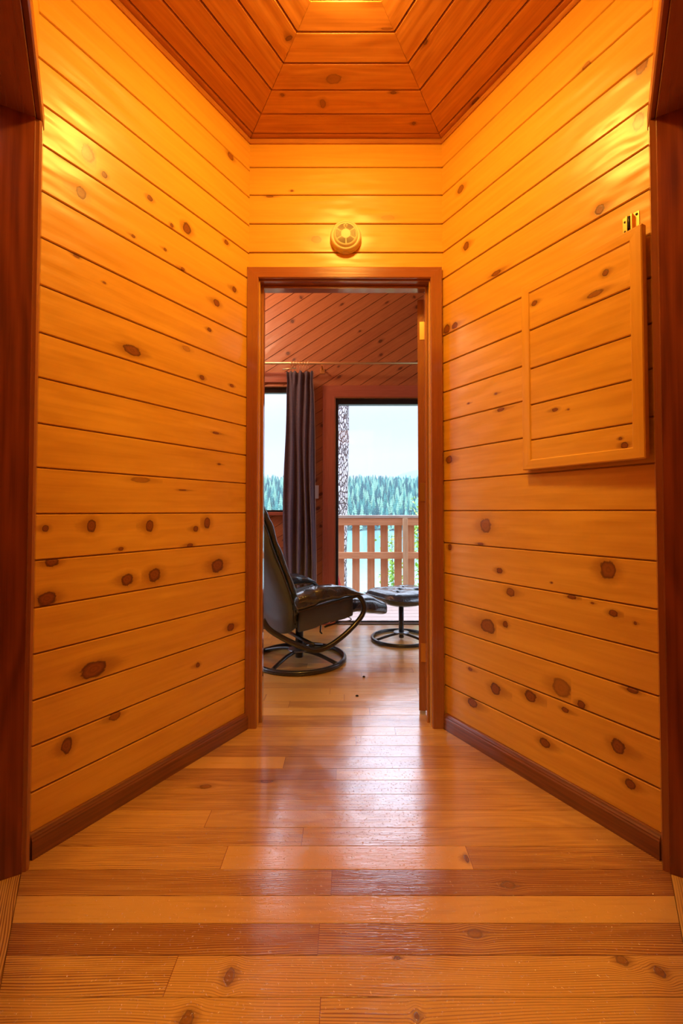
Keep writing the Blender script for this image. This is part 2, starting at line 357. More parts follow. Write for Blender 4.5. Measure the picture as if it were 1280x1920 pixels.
def boards(mb, O, U, V, N, regions, seams, joints=None, ch=.0042, knots=(), tones=None, gap=.009, rnd=.5, jch=.0012, rkn=0., rsize=(.006, .016), sd_from=None):
    """plank surface; regions convex polys in (u,v); seams ascending v; joints: row -> list of u; knots (u,v,ru,rv[,strength])"""
    O, U, V, N = Vector(O), Vector(U), Vector(V), Vector(N)
    e_ = .0016 if ch > .0025 else .0005
    umin = min(p[0] for r in regions for p in r); umax = max(p[0] for r in regions for p in r)
    for i in range(len(seams) - 1):
        v0, v1 = seams[i], seams[i + 1]
        js = [umin - .01] + sorted((joints or {}).get(i, [])) + [umax + .01]
        for k in range(len(js) - 1):
            u0, u1 = js[k], js[k + 1]; seed = R.random() if not (sd_from and v0 < sd_from) else R.uniform(.85, 1.)
            tn = tones[i][k] if tones and i in tones and k < len(tones[i]) else .5 + (R.random() - .5) * rnd
            kk = [q for q in knots if v0 - .004 <= q[1] < v1 - .004 + .0 and u0 <= q[0] < u1]
            if rkn:
                x = max(u0, umin) + R.uniform(.05, .6) / rkn
                while x < min(u1, umax):
                    kk.append((x, R.uniform(v0 + .02, v1 - .02), R.uniform(*rsize) * 1.3, R.uniform(*rsize), 1.)); x += R.uniform(.25, 1.6) / rkn
            kk.sort(); cl_ = []
            for q in kk:
                if cl_ and q[0] - cl_[-1][-1][0] < 1.1 * (q[2] + cl_[-1][-1][2]) and abs(q[1] - cl_[-1][-1][1]) > .6 * (q[3] + cl_[-1][-1][3]): cl_[-1].append(q)
                else: cl_.append([q])
            ctr = [sum(q[0] for q in g_) / len(g_) for g_ in cl_]
            cuts = [u0] + [(ctr[j] + ctr[j + 1]) / 2 for j in range(len(ctr) - 1)] + [u1]
            for j in range(max(1, len(cl_))):
                a0, a1 = cuts[j], (cuts[j + 1] if cl_ else u1)
                grp = sorted(cl_[j], key=lambda q: q[1]) if cl_ else [None]
                vc = [v0 - 1] + [(grp[m_][1] + grp[m_ + 1][1]) / 2 for m_ in range(len(grp) - 1)] + [v1 + 1]
                c = ch
                bands = []
                for (b0, b1, h0, h1) in ((v0 + e_, v0 + c, -c, 0.), (v0 + c, v1 - c, 0., 0.), (v1 - c, v1 - e_, 0., -c)):
                    for m_, kn in enumerate(grp):
                        lo, hi = max(b0, vc[m_]), min(b1, vc[m_ + 1])
                        if hi > lo: bands.append((lo, hi, h0 + (h1 - h0) * (lo - b0) / (b1 - b0), h0 + (h1 - h0) * (hi - b0) / (b1 - b0), kn))
                for reg in regions:
                    pr = clip(clip(reg, -1, 0, -a0), 1, 0, a1)
                    if len(pr) < 3: continue
                    for (b0, b1, h0, h1, kn) in bands:
                        p = clip(clip(pr, 0, -1, -b0), 0, 1, b1)
                        if len(p) < 3 or area(p) < 1e-9: continue
                        pts = []; kv = []
                        for (x, y) in p:
                            h = h0 + (h1 - h0) * (y - b0) / (b1 - b0); pts.append(O + U * x + V * y + N * h)
                            kv.append(((x - kn[0]) / kn[2], (y - kn[1]) / kn[3]) if kn else (9, 9))
                        mb.face(pts, p, kv, seed, tn, (kn[4] if len(kn) > 4 else 1.) if kn else 0., N=N)
                    if k > 0 and j == 0:   # end-joint edge: tiny dark gap strip
                        for (x0, x1) in ((u0 - .0009, u0 + .0009),):
                            q = clip(clip(clip(clip(reg, -1, 0, -x0), 1, 0, x1), 0, -1, -v0), 0, 1, v1)
                            if len(q) > 2 and area(q) > 1e-9: mb.face([O + U * x + V * y + N * .0002 for x, y in q], q, None, seed, 3., 0., N=N)
    # backing sheet closes the grooves
    for reg in regions:
        mb.face([O + U * x + V * y - N * gap for x, y in reg], reg, None, .3, 1.6, 0., N=N)
def slab(mb, O, U, V, N, u0, u1, v0, v1, t0, t1, tone=1.):
    O, U, V, N = Vector(O), Vector(U), Vector(V), Vector(N)
    P = lambda a, b, c: O + U * a + V * b + N * c
    c = [P(a, b, d) for d in (t0, t1) for a, b in ((u0, v0), (u1, v0), (u1, v1), (u0, v1))]
    for f, n in (((0, 1, 2, 3), N * (-1 if t1 > t0 else 1)), ((4, 5, 6, 7), N), ((0, 1, 5, 4), -V), ((1, 2, 6, 5), U), ((2, 3, 7, 6), V), ((3, 0, 4, 7), -U)):
        mb.face([c[i] for i in f], [(0, 0), (1, 0), (1, 1), (0, 1)], None, .2, tone, 0., N=n)
def rect(a, b, c, d): return [(a, c), (b, c), (b, d), (a, d)]

# ---------------------------------------------------------------- hexagonal hall
S, YF, HC = .456, 2.085, 2.757
AP = S * math.sqrt(3); YC = YF - AP            # centre of the hexagon
CF, CS = math.cos(PI / 6), .5
CL, CR = (-2 * S, YC), (2 * S, YC)
LW = ((-S, YF, 0), (-.5, -CF, 0), (0, 0, 1), (CF, -.5, 0))      # left wall: origin at far corner, u towards the viewer
RW = ((S, YF, 0), (.5, -CF, 0), (0, 0, 1), (-CF, -.5, 0))
up_l = [.053, .180, .311, .442, .575, .709, .847, .983, 1.119, 1.25, 1.386, 1.520, 1.662, 1.805, 1.945, 2.085, 2.207, 2.340, 2.476, 2.606, 2.757]
up_r = [.051, .191, .331, .455, .579, .705, .845, .993, 1.132, 1.27, 1.412, 1.547, 1.684, 1.814, 1.951, 2.084, 2.211, 2.350, 2.488, 2.622, 2.757]
KL = [(0.87, 0.94, 0.0091, 0.0098), (0.732, 0.944, 0.0145, 0.0201), (0.518, 0.938, 0.0154, 0.0214), (0.245, 0.943, 0.0161, 0.0225), (0.305, 0.920, 0.0124, 0.0114), (0.629, 0.862, 0.0095, 0.0063), (0.333, 0.855, 0.0146, 0.0078), (0.85, 0.838, 0.0188, 0.0121), (0.604, 0.754, 0.021, 0.019), (0.495, 0.757, 0.0236, 0.0229), (0.185, 0.759, 0.0323, 0.0267), (0.862, 0.731, 0.0247, 0.0196), (0.719, 0.479, 0.0408, 0.0248), (0.105, 0.479, 0.0207, 0.0161), (0.288, 0.367, 0.0095, 0.0089), (0.799, 0.272, 0.0154, 0.0223), (0.643, 0.300, 0.0199, 0.0123, .8), (0.557, 1.103, 0.0373, 0.0092, .5), (0.373, 1.074, 0.0178, 0.003), (0.181, 1.194, 0.0085, 0.004),
      (0.762, 2.150, 0.0203, 0.0264, .75), (0.706, 2.118, 0.0089, 0.0099), (0.782, 2.009, 0.0151, 0.0178, .75), (0.533, 2.145, 0.0108, 0.0096), (0.364, 2.125, 0.0183, 0.0208), (0.436, 2.098, 0.0068, 0.0072), (0.598, 1.968, 0.0071, 0.0053), (0.148, 2.183, 0.0111, 0.0099), (0.465, 1.988, 0.0066, 0.0056), (0.382, 1.952, 0.0089, 0.0059), (0.202, 1.89, 0.0171, 0.0134), (0.097, 1.994, 0.0116, 0.0117), (0.793, 1.798, 0.0091, 0.0047), (0.701, 1.754, 0.0051, 0.0037), (0.596, 1.559, 0.0317, 0.0169), (0.242, 1.758, 0.0102, 0.0078), (0.279, 1.545, 0.0118, 0.0092), (0.108, 1.553, 0.0114, 0.0066), (0.124, 2.59, 0.0163, 0.0148, .8), (0.201, 1.326, 0.0168, 0.0047), (0.36, 1.64, 0.0182, 0.0103, .35)]
KR = [(0.252, 0.931, 0.0271, 0.0287, .7), (0.224, 0.853, 0.015, 0.0049), (0.039, 0.827, 0.0106, 0.014), (0.322, 0.752, 0.0137, 0.0109), (0.755, 0.804, 0.0231, 0.0284, .9), (0.555, 0.736, 0.0039, 0.0035), (0.313, 0.701, 0.0118, 0.0063), (0.375, 0.675, 0.0184, 0.0152, .8), (0.631, 0.698, 0.0155, 0.0066), (0.703, 0.690, 0.0052, 0.0032), (0.77, 0.670, 0.0132, 0.0098), (0.835, 0.653, 0.0044, 0.0047), (0.259, 0.517, 0.0357, 0.0273, .85), (0.349, 0.544, 0.0114, 0.0122), (0.296, 0.273, 0.0237, 0.0208), (0.461, 0.302, 0.0235, 0.0187), (0.601, 0.305, 0.0131, 0.008), (0.159, 0.311, 0.0113, 0.0067), (0.171, 0.172, 0.0257, 0.0178), (0.588, 0.376, 0.032, 0.030, .6), (0.660, 0.345, 0.0124, 0.0126), (0.52, 0.157, 0.0205, 0.0153), (0.778, 0.26, 0.0199, 0.0204), (0.813, 0.163, 0.0146, 0.014), (0.824, 0.448, 0.0156, 0.0082),
      (0.122, 2.44, 0.0172, 0.016, .8), (0.153, 2.164, 0.0146, 0.0172), (0.746, 1.975, 0.0148, 0.015), (0.319, 1.965, 0.0232, 0.0087), (0.026, 1.837, 0.0201, 0.0187), (0.079, 1.835, 0.0177, 0.0128), (0.312, 1.47, 0.0072, 0.0043), (0.16, 1.462, 0.0062, 0.0038), (0.335, 1.400, 0.0175, 0.0071), (0.037, 1.228, 0.0185, 0.0173), (0.881, 2.343, 0.0153, 0.0255, .8), (0.869, 2.176, 0.0155, 0.0256, .7), (0.709, 2.493, 0.0142, 0.0095, .6)]
WL = 2 * S
for nm, W, seams, K in (('wall_left', LW, up_l, KL), ('wall_right', RW, up_r, KR)):
    mb = MB(); boards(mb, *W, [rect(0, WL, 0, HC)], [0] + seams, knots=K, rnd=.6)
    slab(mb, *W, -.05, WL + .05, 0, HC, -.010, -.06)
    struct(mb.build(nm, M['pine']))
# far wall with doorway
FWo = ((0, YF, 0), (1, 0, 0), (0, 0, 1), (0, -1, 0))
DX0, DX1, DZ = -.404, .392, 2.076
mb = MB(); seams = [0.05 + .1335 * i for i in range(15)] + [2.08, 2.213, 2.351, 2.49, 2.624, HC]
boards(mb, *FWo, [rect(-S, S, DZ + .01, HC), rect(-S, DX0 - .01, 0, DZ + .01), rect(DX1 + .01, S, 0, DZ + .01)], seams,
       knots=[(-.255, 2.51, .006, .005), (-.36, 2.482, .016, .005, .8), (-.14, 2.275, .025, .016, .3), (.2, 2.38, .03, .012, .2)], rnd=.5)
for q in (rect(-S - .05, S + .05, DZ + .012, HC), rect(-S - .03, DX0 - .012, 0, DZ + .012), rect(DX1 + .012, S + .03, 0, DZ + .012)):
    slab(mb, *FWo, q[0][0], q[1][0], q[0][1], q[2][1], -.010, -.105)
struct(mb.build('wall_far', M['pine']))
# near side walls with the two side doorways, and the opening the viewer stands in
LLW = ((CL[0], CL[1], 0), (.5, -CF, 0), (0, 0, 1), (CF, .5, 0))
LRW = ((CR[0], CR[1], 0), (-.5, -CF, 0), (0, 0, 1), (-CF, .5, 0))
O0, O1, OZ = .052, .86, 2.115
for nm, W, seams in (('wall_near_left', LLW, up_l), ('wall_near_right', LRW, up_r)):
    mb = MB(); boards(mb, *W, [rect(0, O0, 0, OZ), rect(O1, WL, 0, OZ), rect(0, WL, OZ, HC)], [0] + seams, rnd=.5)
    slab(mb, *W, -.02, WL, OZ + .012, HC, -.010, -.12); slab(mb, *W, 0, O0 - .012, 0, OZ, -.010, -.12); slab(mb, *W, O1 + .012, WL, 0, OZ, -.010, -.12)
    struct(mb.build(nm, M['pine']))
yn = YC - AP
mb = MB(); boards(mb, (0, yn, 0), (1, 0, 0), (0, 0, 1), (0, 1, 0), [rect(-S, S, 2.12, HC)], [2.12, 2.213, 2.351, 2.49, 2.624, HC]); slab(mb, (0, yn, 0), (1, 0, 0), (0, 0, 1), (0, 1, 0), -S - .1, S + .1, 2.12, HC, -.010, -.1)
struct(mb.build('wall_near', M['pine']))
# ceiling of concentric boards
mb = MB(); cs = [0, .10, .208, .312, .427, .540, .653, .756, AP]
for k in range(6):
    a = PI / 2 - k * PI / 3; V = Vector((math.cos(a), math.sin(a), 0)); U = Vector((-V.y, V.x, 0))
    kn = {0: [(.10, .60, .012, .02, .6), (.05, .49, .03, .02, .5), (-.31, .70, .008, .008), (-.15, .30, .02, .004, .6), (.27, .56, .007, .007), (-.2, .55, .012, .006)],
          1: [(.15, .43, .01, .01), (-.2, .62, .012, .008)]}.get(k, [])
    tn = {0: {7: [.62], 6: [.6], 5: [.5], 4: [.5], 3: [.35], 2: [.3]}}.get(k, None)  # tones lighten inward: lamp falloff put into the board colour
    boards(mb, (0, YC, HC), U, V, (0, 0, -1), [[(0, 0), (AP / math.sqrt(3) - .0014, AP), (-AP / math.sqrt(3) + .0014, AP)]], cs, ch=.005, knots=kn, tones=tn, rnd=.7, gap=.008, rkn=.22 if k else 0)
slab(mb, (0, YC, HC), (1, 0, 0), (0, 1, 0), (0, 0, 1), -1.1, 1.1, -.95, .95, .01, .06)
struct(mb.build('ceiling', M['fir']))

# crown strips (one per visible wall)
def along(W, u0, u1, z, w, h, off=0., mt='trim', name='trim', prof=None, m0=0, m1=0, tone=.5):
    O, U, V, N = [Vector(q) for q in W]; mb = MB()
    mb.bar(O + U * u0 + V * z + N * off, O + U * u1 + V * z + N * off, N, w, h, .003, tone=tone, prof=prof, m0=m0, m1=m1)
    return mb, name, mt
ti = [0]
def trim(mb, mt):
    ti[0] += 1; return struct(mb.build('trim_%d' % ti[0], M[mt]))
for W, a, b in ((LW, 0, WL), (RW, 0, WL), (FWo, -S, S), (LLW, 0, WL), (LRW, 0, WL)):
    mb, _, _ = along(W, a, b, HC - .012, .022, .010); trim(mb, 'fir')
# baseboards, moulded
for nm, W, s in (('baseboard_left', LW, 1), ('baseboard_right', RW, 1)):
    O, U, V, N = [Vector(q) for q in W]; mb = MB()
    prof = [(0, 0), (.020, 0), (.020, .052), (.017, .056), (.0165, .060), (.013, .064), (.010, .068), (.006, .070), (0, .070)]
    a = O + U * .012; b = O + U * (WL - .012)
    P0 = [a + N * q[0] + V * q[1] for q in prof]; P1 = [b + N * q[0] + V * q[1] for q in prof]; L = WL; acc = 0
    for i in range(len(prof)):
        j = (i + 1) % len(prof); d = math.dist(prof[i], prof[j])
        mb.face([P0[i], P0[j], P1[j], P1[i]], [(0, acc), (0, acc + d), (L, acc + d), (L, acc)], None, .4, .5); acc += d
    mb.face(P0, [(0, 0)] * len(prof)); mb.face(P1, [(0, 0)] * len(prof))
    struct(mb.build(nm, M['base']))

# far door: mitred casing, jamb lining, stops
cw = .054; pr = None
mb = MB()
zt = DZ + .006
mb.bar((DX0 - cw / 2 - .004, YF, .0), (DX0 - cw / 2 - .004, YF, zt + cw / 2), (0, -1, 0), cw, .019, .004, m1=1, tone=.5); trim(mb, 'trim')
mb = MB(); mb.bar((DX1 + cw / 2 + .004, YF, 0), (DX1 + cw / 2 + .004, YF, zt + cw / 2), (0, -1, 0), cw, .019, .004, m1=-1, tone=.6); trim(mb, 'trim')
mb = MB(); mb.bar((DX0 - cw / 2 - .004, YF, zt + cw / 2), (DX1 + cw / 2 + .004, YF, zt + cw / 2), (0, -1, 0), cw, .019, .004, m0=-1, m1=1, tone=.3); trim(mb, 'trim')
for (x0, x1, z0, z1) in ((DX0 - .02, DX0, 0, DZ), (DX1, DX1 + .02, 0, DZ)):
    mb = MB(); mb.box(x0, x1, YF - .001, YF + .117, z0, z1, tone=.35, ch=.002); trim(mb, 'jamb')
mb = MB(); mb.box(DX0 - .02, DX1 + .02, YF - .001, YF + .117, DZ, DZ + .02, ch=.002); trim(mb, 'trim')
for (x0, x1, z0, z1) in ((DX0, DX0 + .011, 0, DZ), (DX1 - .011, DX1, 0, DZ), (DX0 + .011, DX1 - .011, DZ - .013, DZ)):
    mb = MB(); mb.box(x0, x1, YF + .04, YF + .078, z0, z1, tone=.4, ch=.003); trim(mb, 'stop')

# side doorways: jamb lining, casing, unseen closed door added to keep sky light out
for nm, W, mi in (('added_door_2', LLW, 1), ('added_door_3', LRW, -1)):
    O, U, V, N = [Vector(q) for q in W]
    for uu, du in ((O0, -.02), (O1, .02)):
        mb = MB(); a = O + U * (uu + du / 2) - N * .13; mb.bar(a, a + V * OZ, U * mi if False else N, .02, .131, .002, tone=.6); trim(mb, 'darktrim')
    mb = MB(); mb.bar(O + U * (O0 - .02) + V * (OZ + .01) - N * .13, O + U * (O1 + .02) + V * (OZ + .01) - N * .13, N, .02, .131, .002, tone=.3); trim(mb, 'trim')  # head lining in brighter wood, standing in for floor bounce light
    for uu, sg in ((O0 - .024, 1), (O1 + .024, -1)):
        mb = MB(); a = O + U * uu
        mb.bar(a, a + V * (OZ + .0), N, .040, .016, .004, tone=.35, prof=[(-.020, 0), (.020, 0), (.020, .010), (.014, .016), (.004, .016), (.001, .012), (-.002, .016), (-.020, .016)]); trim(mb, 'trim')
    mb = MB(); mb.bar(O + U * .004 + V * (OZ + .028), O + U * (WL - .01) + V * (OZ + .028), N, .052, .018, .004, tone=.6); trim(mb, 'darktrim')
    mb = MB(); slab(mb, O, U, V, N, O0 + .001, O1 - .001, .012, OZ - .002, -.175, -.133, .6)
    for (a0, a1, b0, b1) in ((.12, .38, .2, .9), (.46, .74, .2, .9), (.12, .38, 1.05, 1.95), (.46, .74, 1.05, 1.95)):
        slab(mb, O, U, V, N, a0, a1, b0, b1, -.134, -.127, .4)
    struct(mb.build(nm, M['darktrim']))

# ---------------------------------------------------------------- floor
fs = [2.204, 2.086, 2.007, 1.922, 1.835, 1.754, 1.679, 1.596, 1.512, 1.43, 1.353, 1.266, 1.181, 1.104, 1.026, .94]
fs_lo = []; y = .94
while y > -1.5: y -= .083; fs_lo.append(y)
fs_hi = []; y = 2.204
while y < 3.9: y += .083; fs_hi.append(y)
fs_hi[-1] = 3.96
hall_s = sorted(fs + fs_lo)
JD = {2.007: ([.223], [.45, .55]), 1.922: ([.044], [.5, .6]), 1.835: ([], [.55]), 1.754: ([-.242], [.05, .8]), 1.679: ([-.036], [.7, .45]), 1.596: ([], [.72]),
      1.512: ([], [.5]), 1.43: ([-.444], [.2, .55]), 1.353: ([-.132], [.35, .55]), 1.266: ([-.348, .354], [.3, -.1, .62]), 1.181: ([-.038], [.58, .85]),
      1.104: ([], [.3]), 1.026: ([-.063], [.8, .68]), .94: ([-.373], [.38, .08]), 2.086: ([], [.5])}
J = {}; T = {}
for i in range(len(hall_s) - 1):
    for k, (a, b) in JD.items():
        if abs(hall_s[i] - k) < 1e-4: J[i] = a; T[i] = b
    if i not in T and hall_s[i] < .94: J[i] = [R.uniform(-.4, .6)]; T[i] = [R.uniform(.1, .4), R.uniform(.15, .4)]
    if abs(hall_s[i] - (.94 - .083)) < 1e-4: J[i] = [-.051]; T[i] = [.12, .05]  # front boards toned lighter to carry the brighter light there
FK = [(0.345, 1.305, .006, .014), (0.43, 1.215, .018, .012, .8), (-0.505, 1.639, .02, .012, .8), (-0.29, 1.671, .022, .010, .8), (-0.248, 0.981, .010, .018, .7), (-0.31, 0.90, .012, .016, .8), (0.139, 0.905, .005, .008), (0.609, 1.015, .012, .012, .7), (0.675, 0.99, .010, .012, .8), (0.303, 1.078, .016, .012, .6), (0.114, 1.020, .007, .004)]
hexf = [(-S, YF + .0), (-2 * S, YC), (-S, yn), (-S, -1.5), (S, -1.5), (S, yn), (2 * S, YC), (S, YF)]
regs = [[(-S, YF), (-2 * S, YC), (2 * S, YC), (S, YF)], [(-2 * S, YC), (-S, yn), (S, yn), (2 * S, YC)], rect(-S, S, -1.5, yn), rect(DX0 - .02, DX1 + .02, YF, 2.204)]
mb = MB(); boards(mb, (0, 0, 0), (1, 0, 0), (0, 1, 0), (0, 0, 1), regs, hall_s, J, ch=.0012, knots=FK, tones=T, gap=.004, sd_from=1.03)
# threshold boards of the side doorways run with the doorways
for W in (LLW, LRW):
    O, U, V, N = [Vector(q) for q in W]
    boards(mb, O, U, -N, (0, 0, 1), [rect(O0 + .0, O1, .001, .13)], [.001, .13], ch=.0012, gap=.004)
slab(mb, (0, 0, 0), (1, 0, 0), (0, 1, 0), (0, 0, 1), -1.3, 1.3, -1.6, 2.204, -.006, -.05)
# far room boards
RX0, RX1, RY = -2.3, 2.0, 3.95
hs = [2.204] + fs_hi; JJ = {}; TT = {}
for i in range(len(hs) - 1): JJ[i] = sorted(R.uniform(-2, 1.8) for _ in range(4)); TT[i] = [R.uniform(.1, .5) for _ in range(6)]
boards(mb, (0, 0, 0), (1, 0, 0), (0, 1, 0), (0, 0, 1), [rect(RX0, RX1, 2.204, 3.96)], hs, JJ, ch=.001, tones=TT, gap=.004)
slab(mb, (0, 0, 0), (1, 0, 0), (0, 1, 0), (0, 0, 1), RX0 - .1, RX1 + .1, 2.204, 4.1, -.006, -.05)
struct(mb.build('floor', M['floor']))

# room behind the viewer (closes the place)
mb = MB()
slab(mb, (0, 0, 0), (1, 0, 0), (0, 0, 1), (0, -1, 0), -1.3, 1.3, 0, 2.8, 1.5, 1.6)
slab(mb, (0, 0, 0), (0, 1, 0), (0, 0, 1), (1, 0, 0), -1.5, yn, 0, 2.8, S + .01, S + .08)
slab(mb, (0, 0, 0), (0, 1, 0), (0, 0, 1), (1, 0, 0), -1.5, yn, 0, 2.8, -S - .01, -S - .08)
slab(mb, (0, 0, 0), (1, 0, 0), (0, 1, 0), (0, 0, 1), -S - .1, S + .1, -1.6, yn, 2.76, 2.82)
struct(mb.build('wall_back', M['plaster']))

# ---------------------------------------------------------------- far room shell
WB = ((0, RY, 0), (1, 0, 0), (0, 0, 1), (0, -1, 0))
HZ = 3.4
win = (-1.75, -.50, .985, 2.10)       # window_1 opening
sld = (-.098, 1.55, .0, 2.0)          # sliding door opening
th = math.radians(33); ct, st = math.cos(th), math.sin(th)
rects = [(RX0, RX1, win[3], HZ), (RX0, win[0], 0, win[3]), (win[0], win[1], 0, win[2]), (win[1], sld[0], 0, win[3]), (sld[0], sld[1], sld[3], win[3]), (sld[1], RX1, 0, win[3])]
rot = lambda p: (p[0] * ct + p[1] * st, -p[0] * st + p[1] * ct)
regs = [[rot(p) for p in rect(a, b, c, d)] for a, b, c, d in rects]
mb = MB(); sm = [-2.0 + .0925 * i for i in range(70)]
boards(mb, (0, RY, 0), (ct, 0, st), (-st, 0, ct), (0, -1, 0), regs, sm, ch=.003, rnd=.7, rkn=1.1, rsize=(.006, .014))
for a, b, c, d in rects: slab(mb, *WB, a, b, c, d, -.010, -.13)
struct(mb.build('wall_back_room', M['cedar']))
# near wall of the far room (reverse of the hall wall), its sides and ceiling
mb = MB()
for a, b, c, d in ((RX0, DX0 - .02, 0, HZ), (DX1 + .02, RX1, 0, HZ), (DX0 - .02, DX1 + .02, DZ + .02, HZ)):
    boards(mb, (0, 2.204, 0), (1, 0, 0), (0, 0, 1), (0, 1, 0), [rect(a, b, c, d)], [.1333 * i for i in range(27)], rkn=.8)
    slab(mb, (0, 2.204, 0), (1, 0, 0), (0, 0, 1), (0, 1, 0), a, b, c, d, -.010, -.012)
struct(mb.build('wall_front_room', M['cedar']))
sw = (2.45, 3.85, .2, 2.9)            # tall unseen side windows, added to let daylight into the far room
mb = MB(); lrects = [(2.2, sw[0], 0, HZ), (sw[1], 4.08, 0, HZ), (sw[0], sw[1], 0, sw[2]), (sw[0], sw[1], sw[3], HZ)]
for a, b, c, d in lrects:
    boards(mb, (RX0, 0, 0), (0, 1, 0), (0, 0, 1), (1, 0, 0), [rect(a, b, c, d)], [.1333 * i for i in range(27)], rkn=.8)
    slab(mb, (RX0, 0, 0), (0, 1, 0), (0, 0, 1), (1, 0, 0), a, b, c, d, -.010, -.12)
struct(mb.build('wall_left_room', M['cedar']))
mb = MB()
for a, b, c, d in lrects:
    boards(mb, (RX1, 0, 0), (0, 1, 0), (0, 0, 1), (-1, 0, 0), [rect(a, b, c, d)], [.1333 * i for i in range(27)], rkn=.8)
    slab(mb, (RX1, 0, 0), (0, 1, 0), (0, 0, 1), (-1, 0, 0), a, b, c, d, -.010, -.12)
struct(mb.build('wall_right_room', M['cedar']))
mb = MB(); boards(mb, (0, 0, HZ), (1, 0, 0), (0, 1, 0), (0, 0, -1), [rect(RX0, RX1, 2.2, 4.08)], [2.2 + .11 * i for i in range(18)], rkn=.8)
slab(mb, (0, 0, HZ), (1, 0, 0), (0, 1, 0), (0, 0, 1), RX0 - .15, RX1 + .15, 2.1, 4.1, .01, .07); struct(mb.build('ceiling_room', M['fir']))

def casing(x0, x1, z0, z1, cw, bottom, mt='cedartrim', y=RY, h=.02):
    def one(a, b, m0, m1):
        mb = MB(); mb.bar(a, b, (0, -1, 0), cw, h, .004, m0=m0, m1=m1); trim(mb, mt)
    q = cw / 2
    one((x0 - q, y, z0 - (q if bottom else 0)), (x0 - q, y, z1 + q), -1 if bottom else 0, 1)
    one((x1 + q, y, z0 - (q if bottom else 0)), (x1 + q, y, z1 + q), 1 if bottom else 0, -1)
    one((x0 - q, y, z1 + q), (x1 + q, y, z1 + q), -1, 1)
    if bottom: one((x0 - q, y, z0 - q), (x1 + q, y, z0 - q), 1, -1)
casing(sld[0], sld[1], 0, sld[3], .105, False)
casing(win[0], win[1], win[2] + .004, win[3] + .03, .09, False, h=.022)
mb = MB(); mb.box(win[0] - .09, win[1] + .09, RY - .035, RY + .02, win[2] - .03, win[2] - .002, ch=.004); trim(mb, 'cedartrim')
# slim inner edges of both openings
for (a, b, c, d) in ((sld[0], sld[1], sld[3], 0), (win[0], win[1], win[3], win[2])):
    for bx in ((a, a + .008, d, c), (b - .008, b, d, c), (a, b, c - .008, c)):
        mb = MB(); mb.box(bx[0], bx[1], RY - .02, RY + .12, bx[2], bx[3], ch=.001, tone=.2); trim(mb, 'trim')
# window_1: black frame and pane
fr = MB(); y0, y1 = RY + .03, RY + .075
fr.box(win[0] + .008, win[0] + .03, y0, y1, win[2], win[3] - .008); fr.box(win[1] - .03, win[1] - .008, y0, y1, win[2], win[3] - .008)
fr.box(win[0] + .03, win[1] - .03, y0, y1, win[3] - .05, win[3] - .008); fr.box(win[0] + .03, win[1] - .03, y0, y1, win[2], win[2] + .018)
wf = struct(fr.build('window_1', M['black']))
gm = MB(); gm.box(win[0] + .025, win[1] - .025, RY + .05, RY + .054, win[2] + .01, win[3] - .03, ch=.0005); gm.build('pane', M['glass'], wf)
# side windows of the far room, out of view, added for daylight
for wn, X0 in (('added_window_2', RX0 - .08), ('added_window_3', RX1 + .03)):
    fr = MB(); X1 = X0 + .05
    fr.box(X0, X1, sw[0], sw[0] + .04, sw[2], sw[3]); fr.box(X0, X1, sw[1] - .04, sw[1], sw[2], sw[3]); fr.box(X0, X1, sw[0] + .04, sw[1] - .04, sw[2], sw[2] + .04); fr.box(X0, X1, sw[0] + .04, sw[1] - .04, sw[3] - .04, sw[3])
    w2 = struct(fr.build(wn, M['black']))
    gm = MB(); gm.box(X0 + .02, X0 + .024, sw[0] + .03, sw[1] - .03, sw[2] + .03, sw[3] - .03, ch=.0005); gm.build('pane', M['glass'], w2)
# sliding glass door: frame, track, pane
fr = MB()
fr.box(sld[0] + .008, sld[0] + .032, y0, y1 + .02, .02, sld[3] - .008); fr.box(sld[1] - .04, sld[1] - .008, y0, y1 + .02, .02, sld[3] - .008)
fr.box(sld[0] + .032, sld[1] - .04, y0, y1 + .02, sld[3] - .052, sld[3] - .008)
sd = struct(fr.build('door_4', M['black']))
tk = MB(); tk.box(sld[0], sld[1], RY + .0, RY + .012, 0, .008); tk.box(sld[0], sld[1], RY + .055, RY + .068, 0, .018); tk.build('track', M['black'], sd)
tk = MB(); tk.box(sld[0] + .001, sld[1] - .001, RY + .011, RY + .13, -.03, .004); tk.build('sill', M['deck'], sd)
gm = MB(); gm.box(sld[0] + .03, sld[1] - .035, RY + .06, RY + .064, .02, sld[3] - .045, ch=.0005); gm.build('pane', M['glass'], sd)
# baseboard under the window wall
mb = MB(); mb.box(RX0, sld[0] - .105, RY - .018, RY, 0, .085, ch=.004); struct(mb.build('baseboard_back_room', M['cedartrim']))

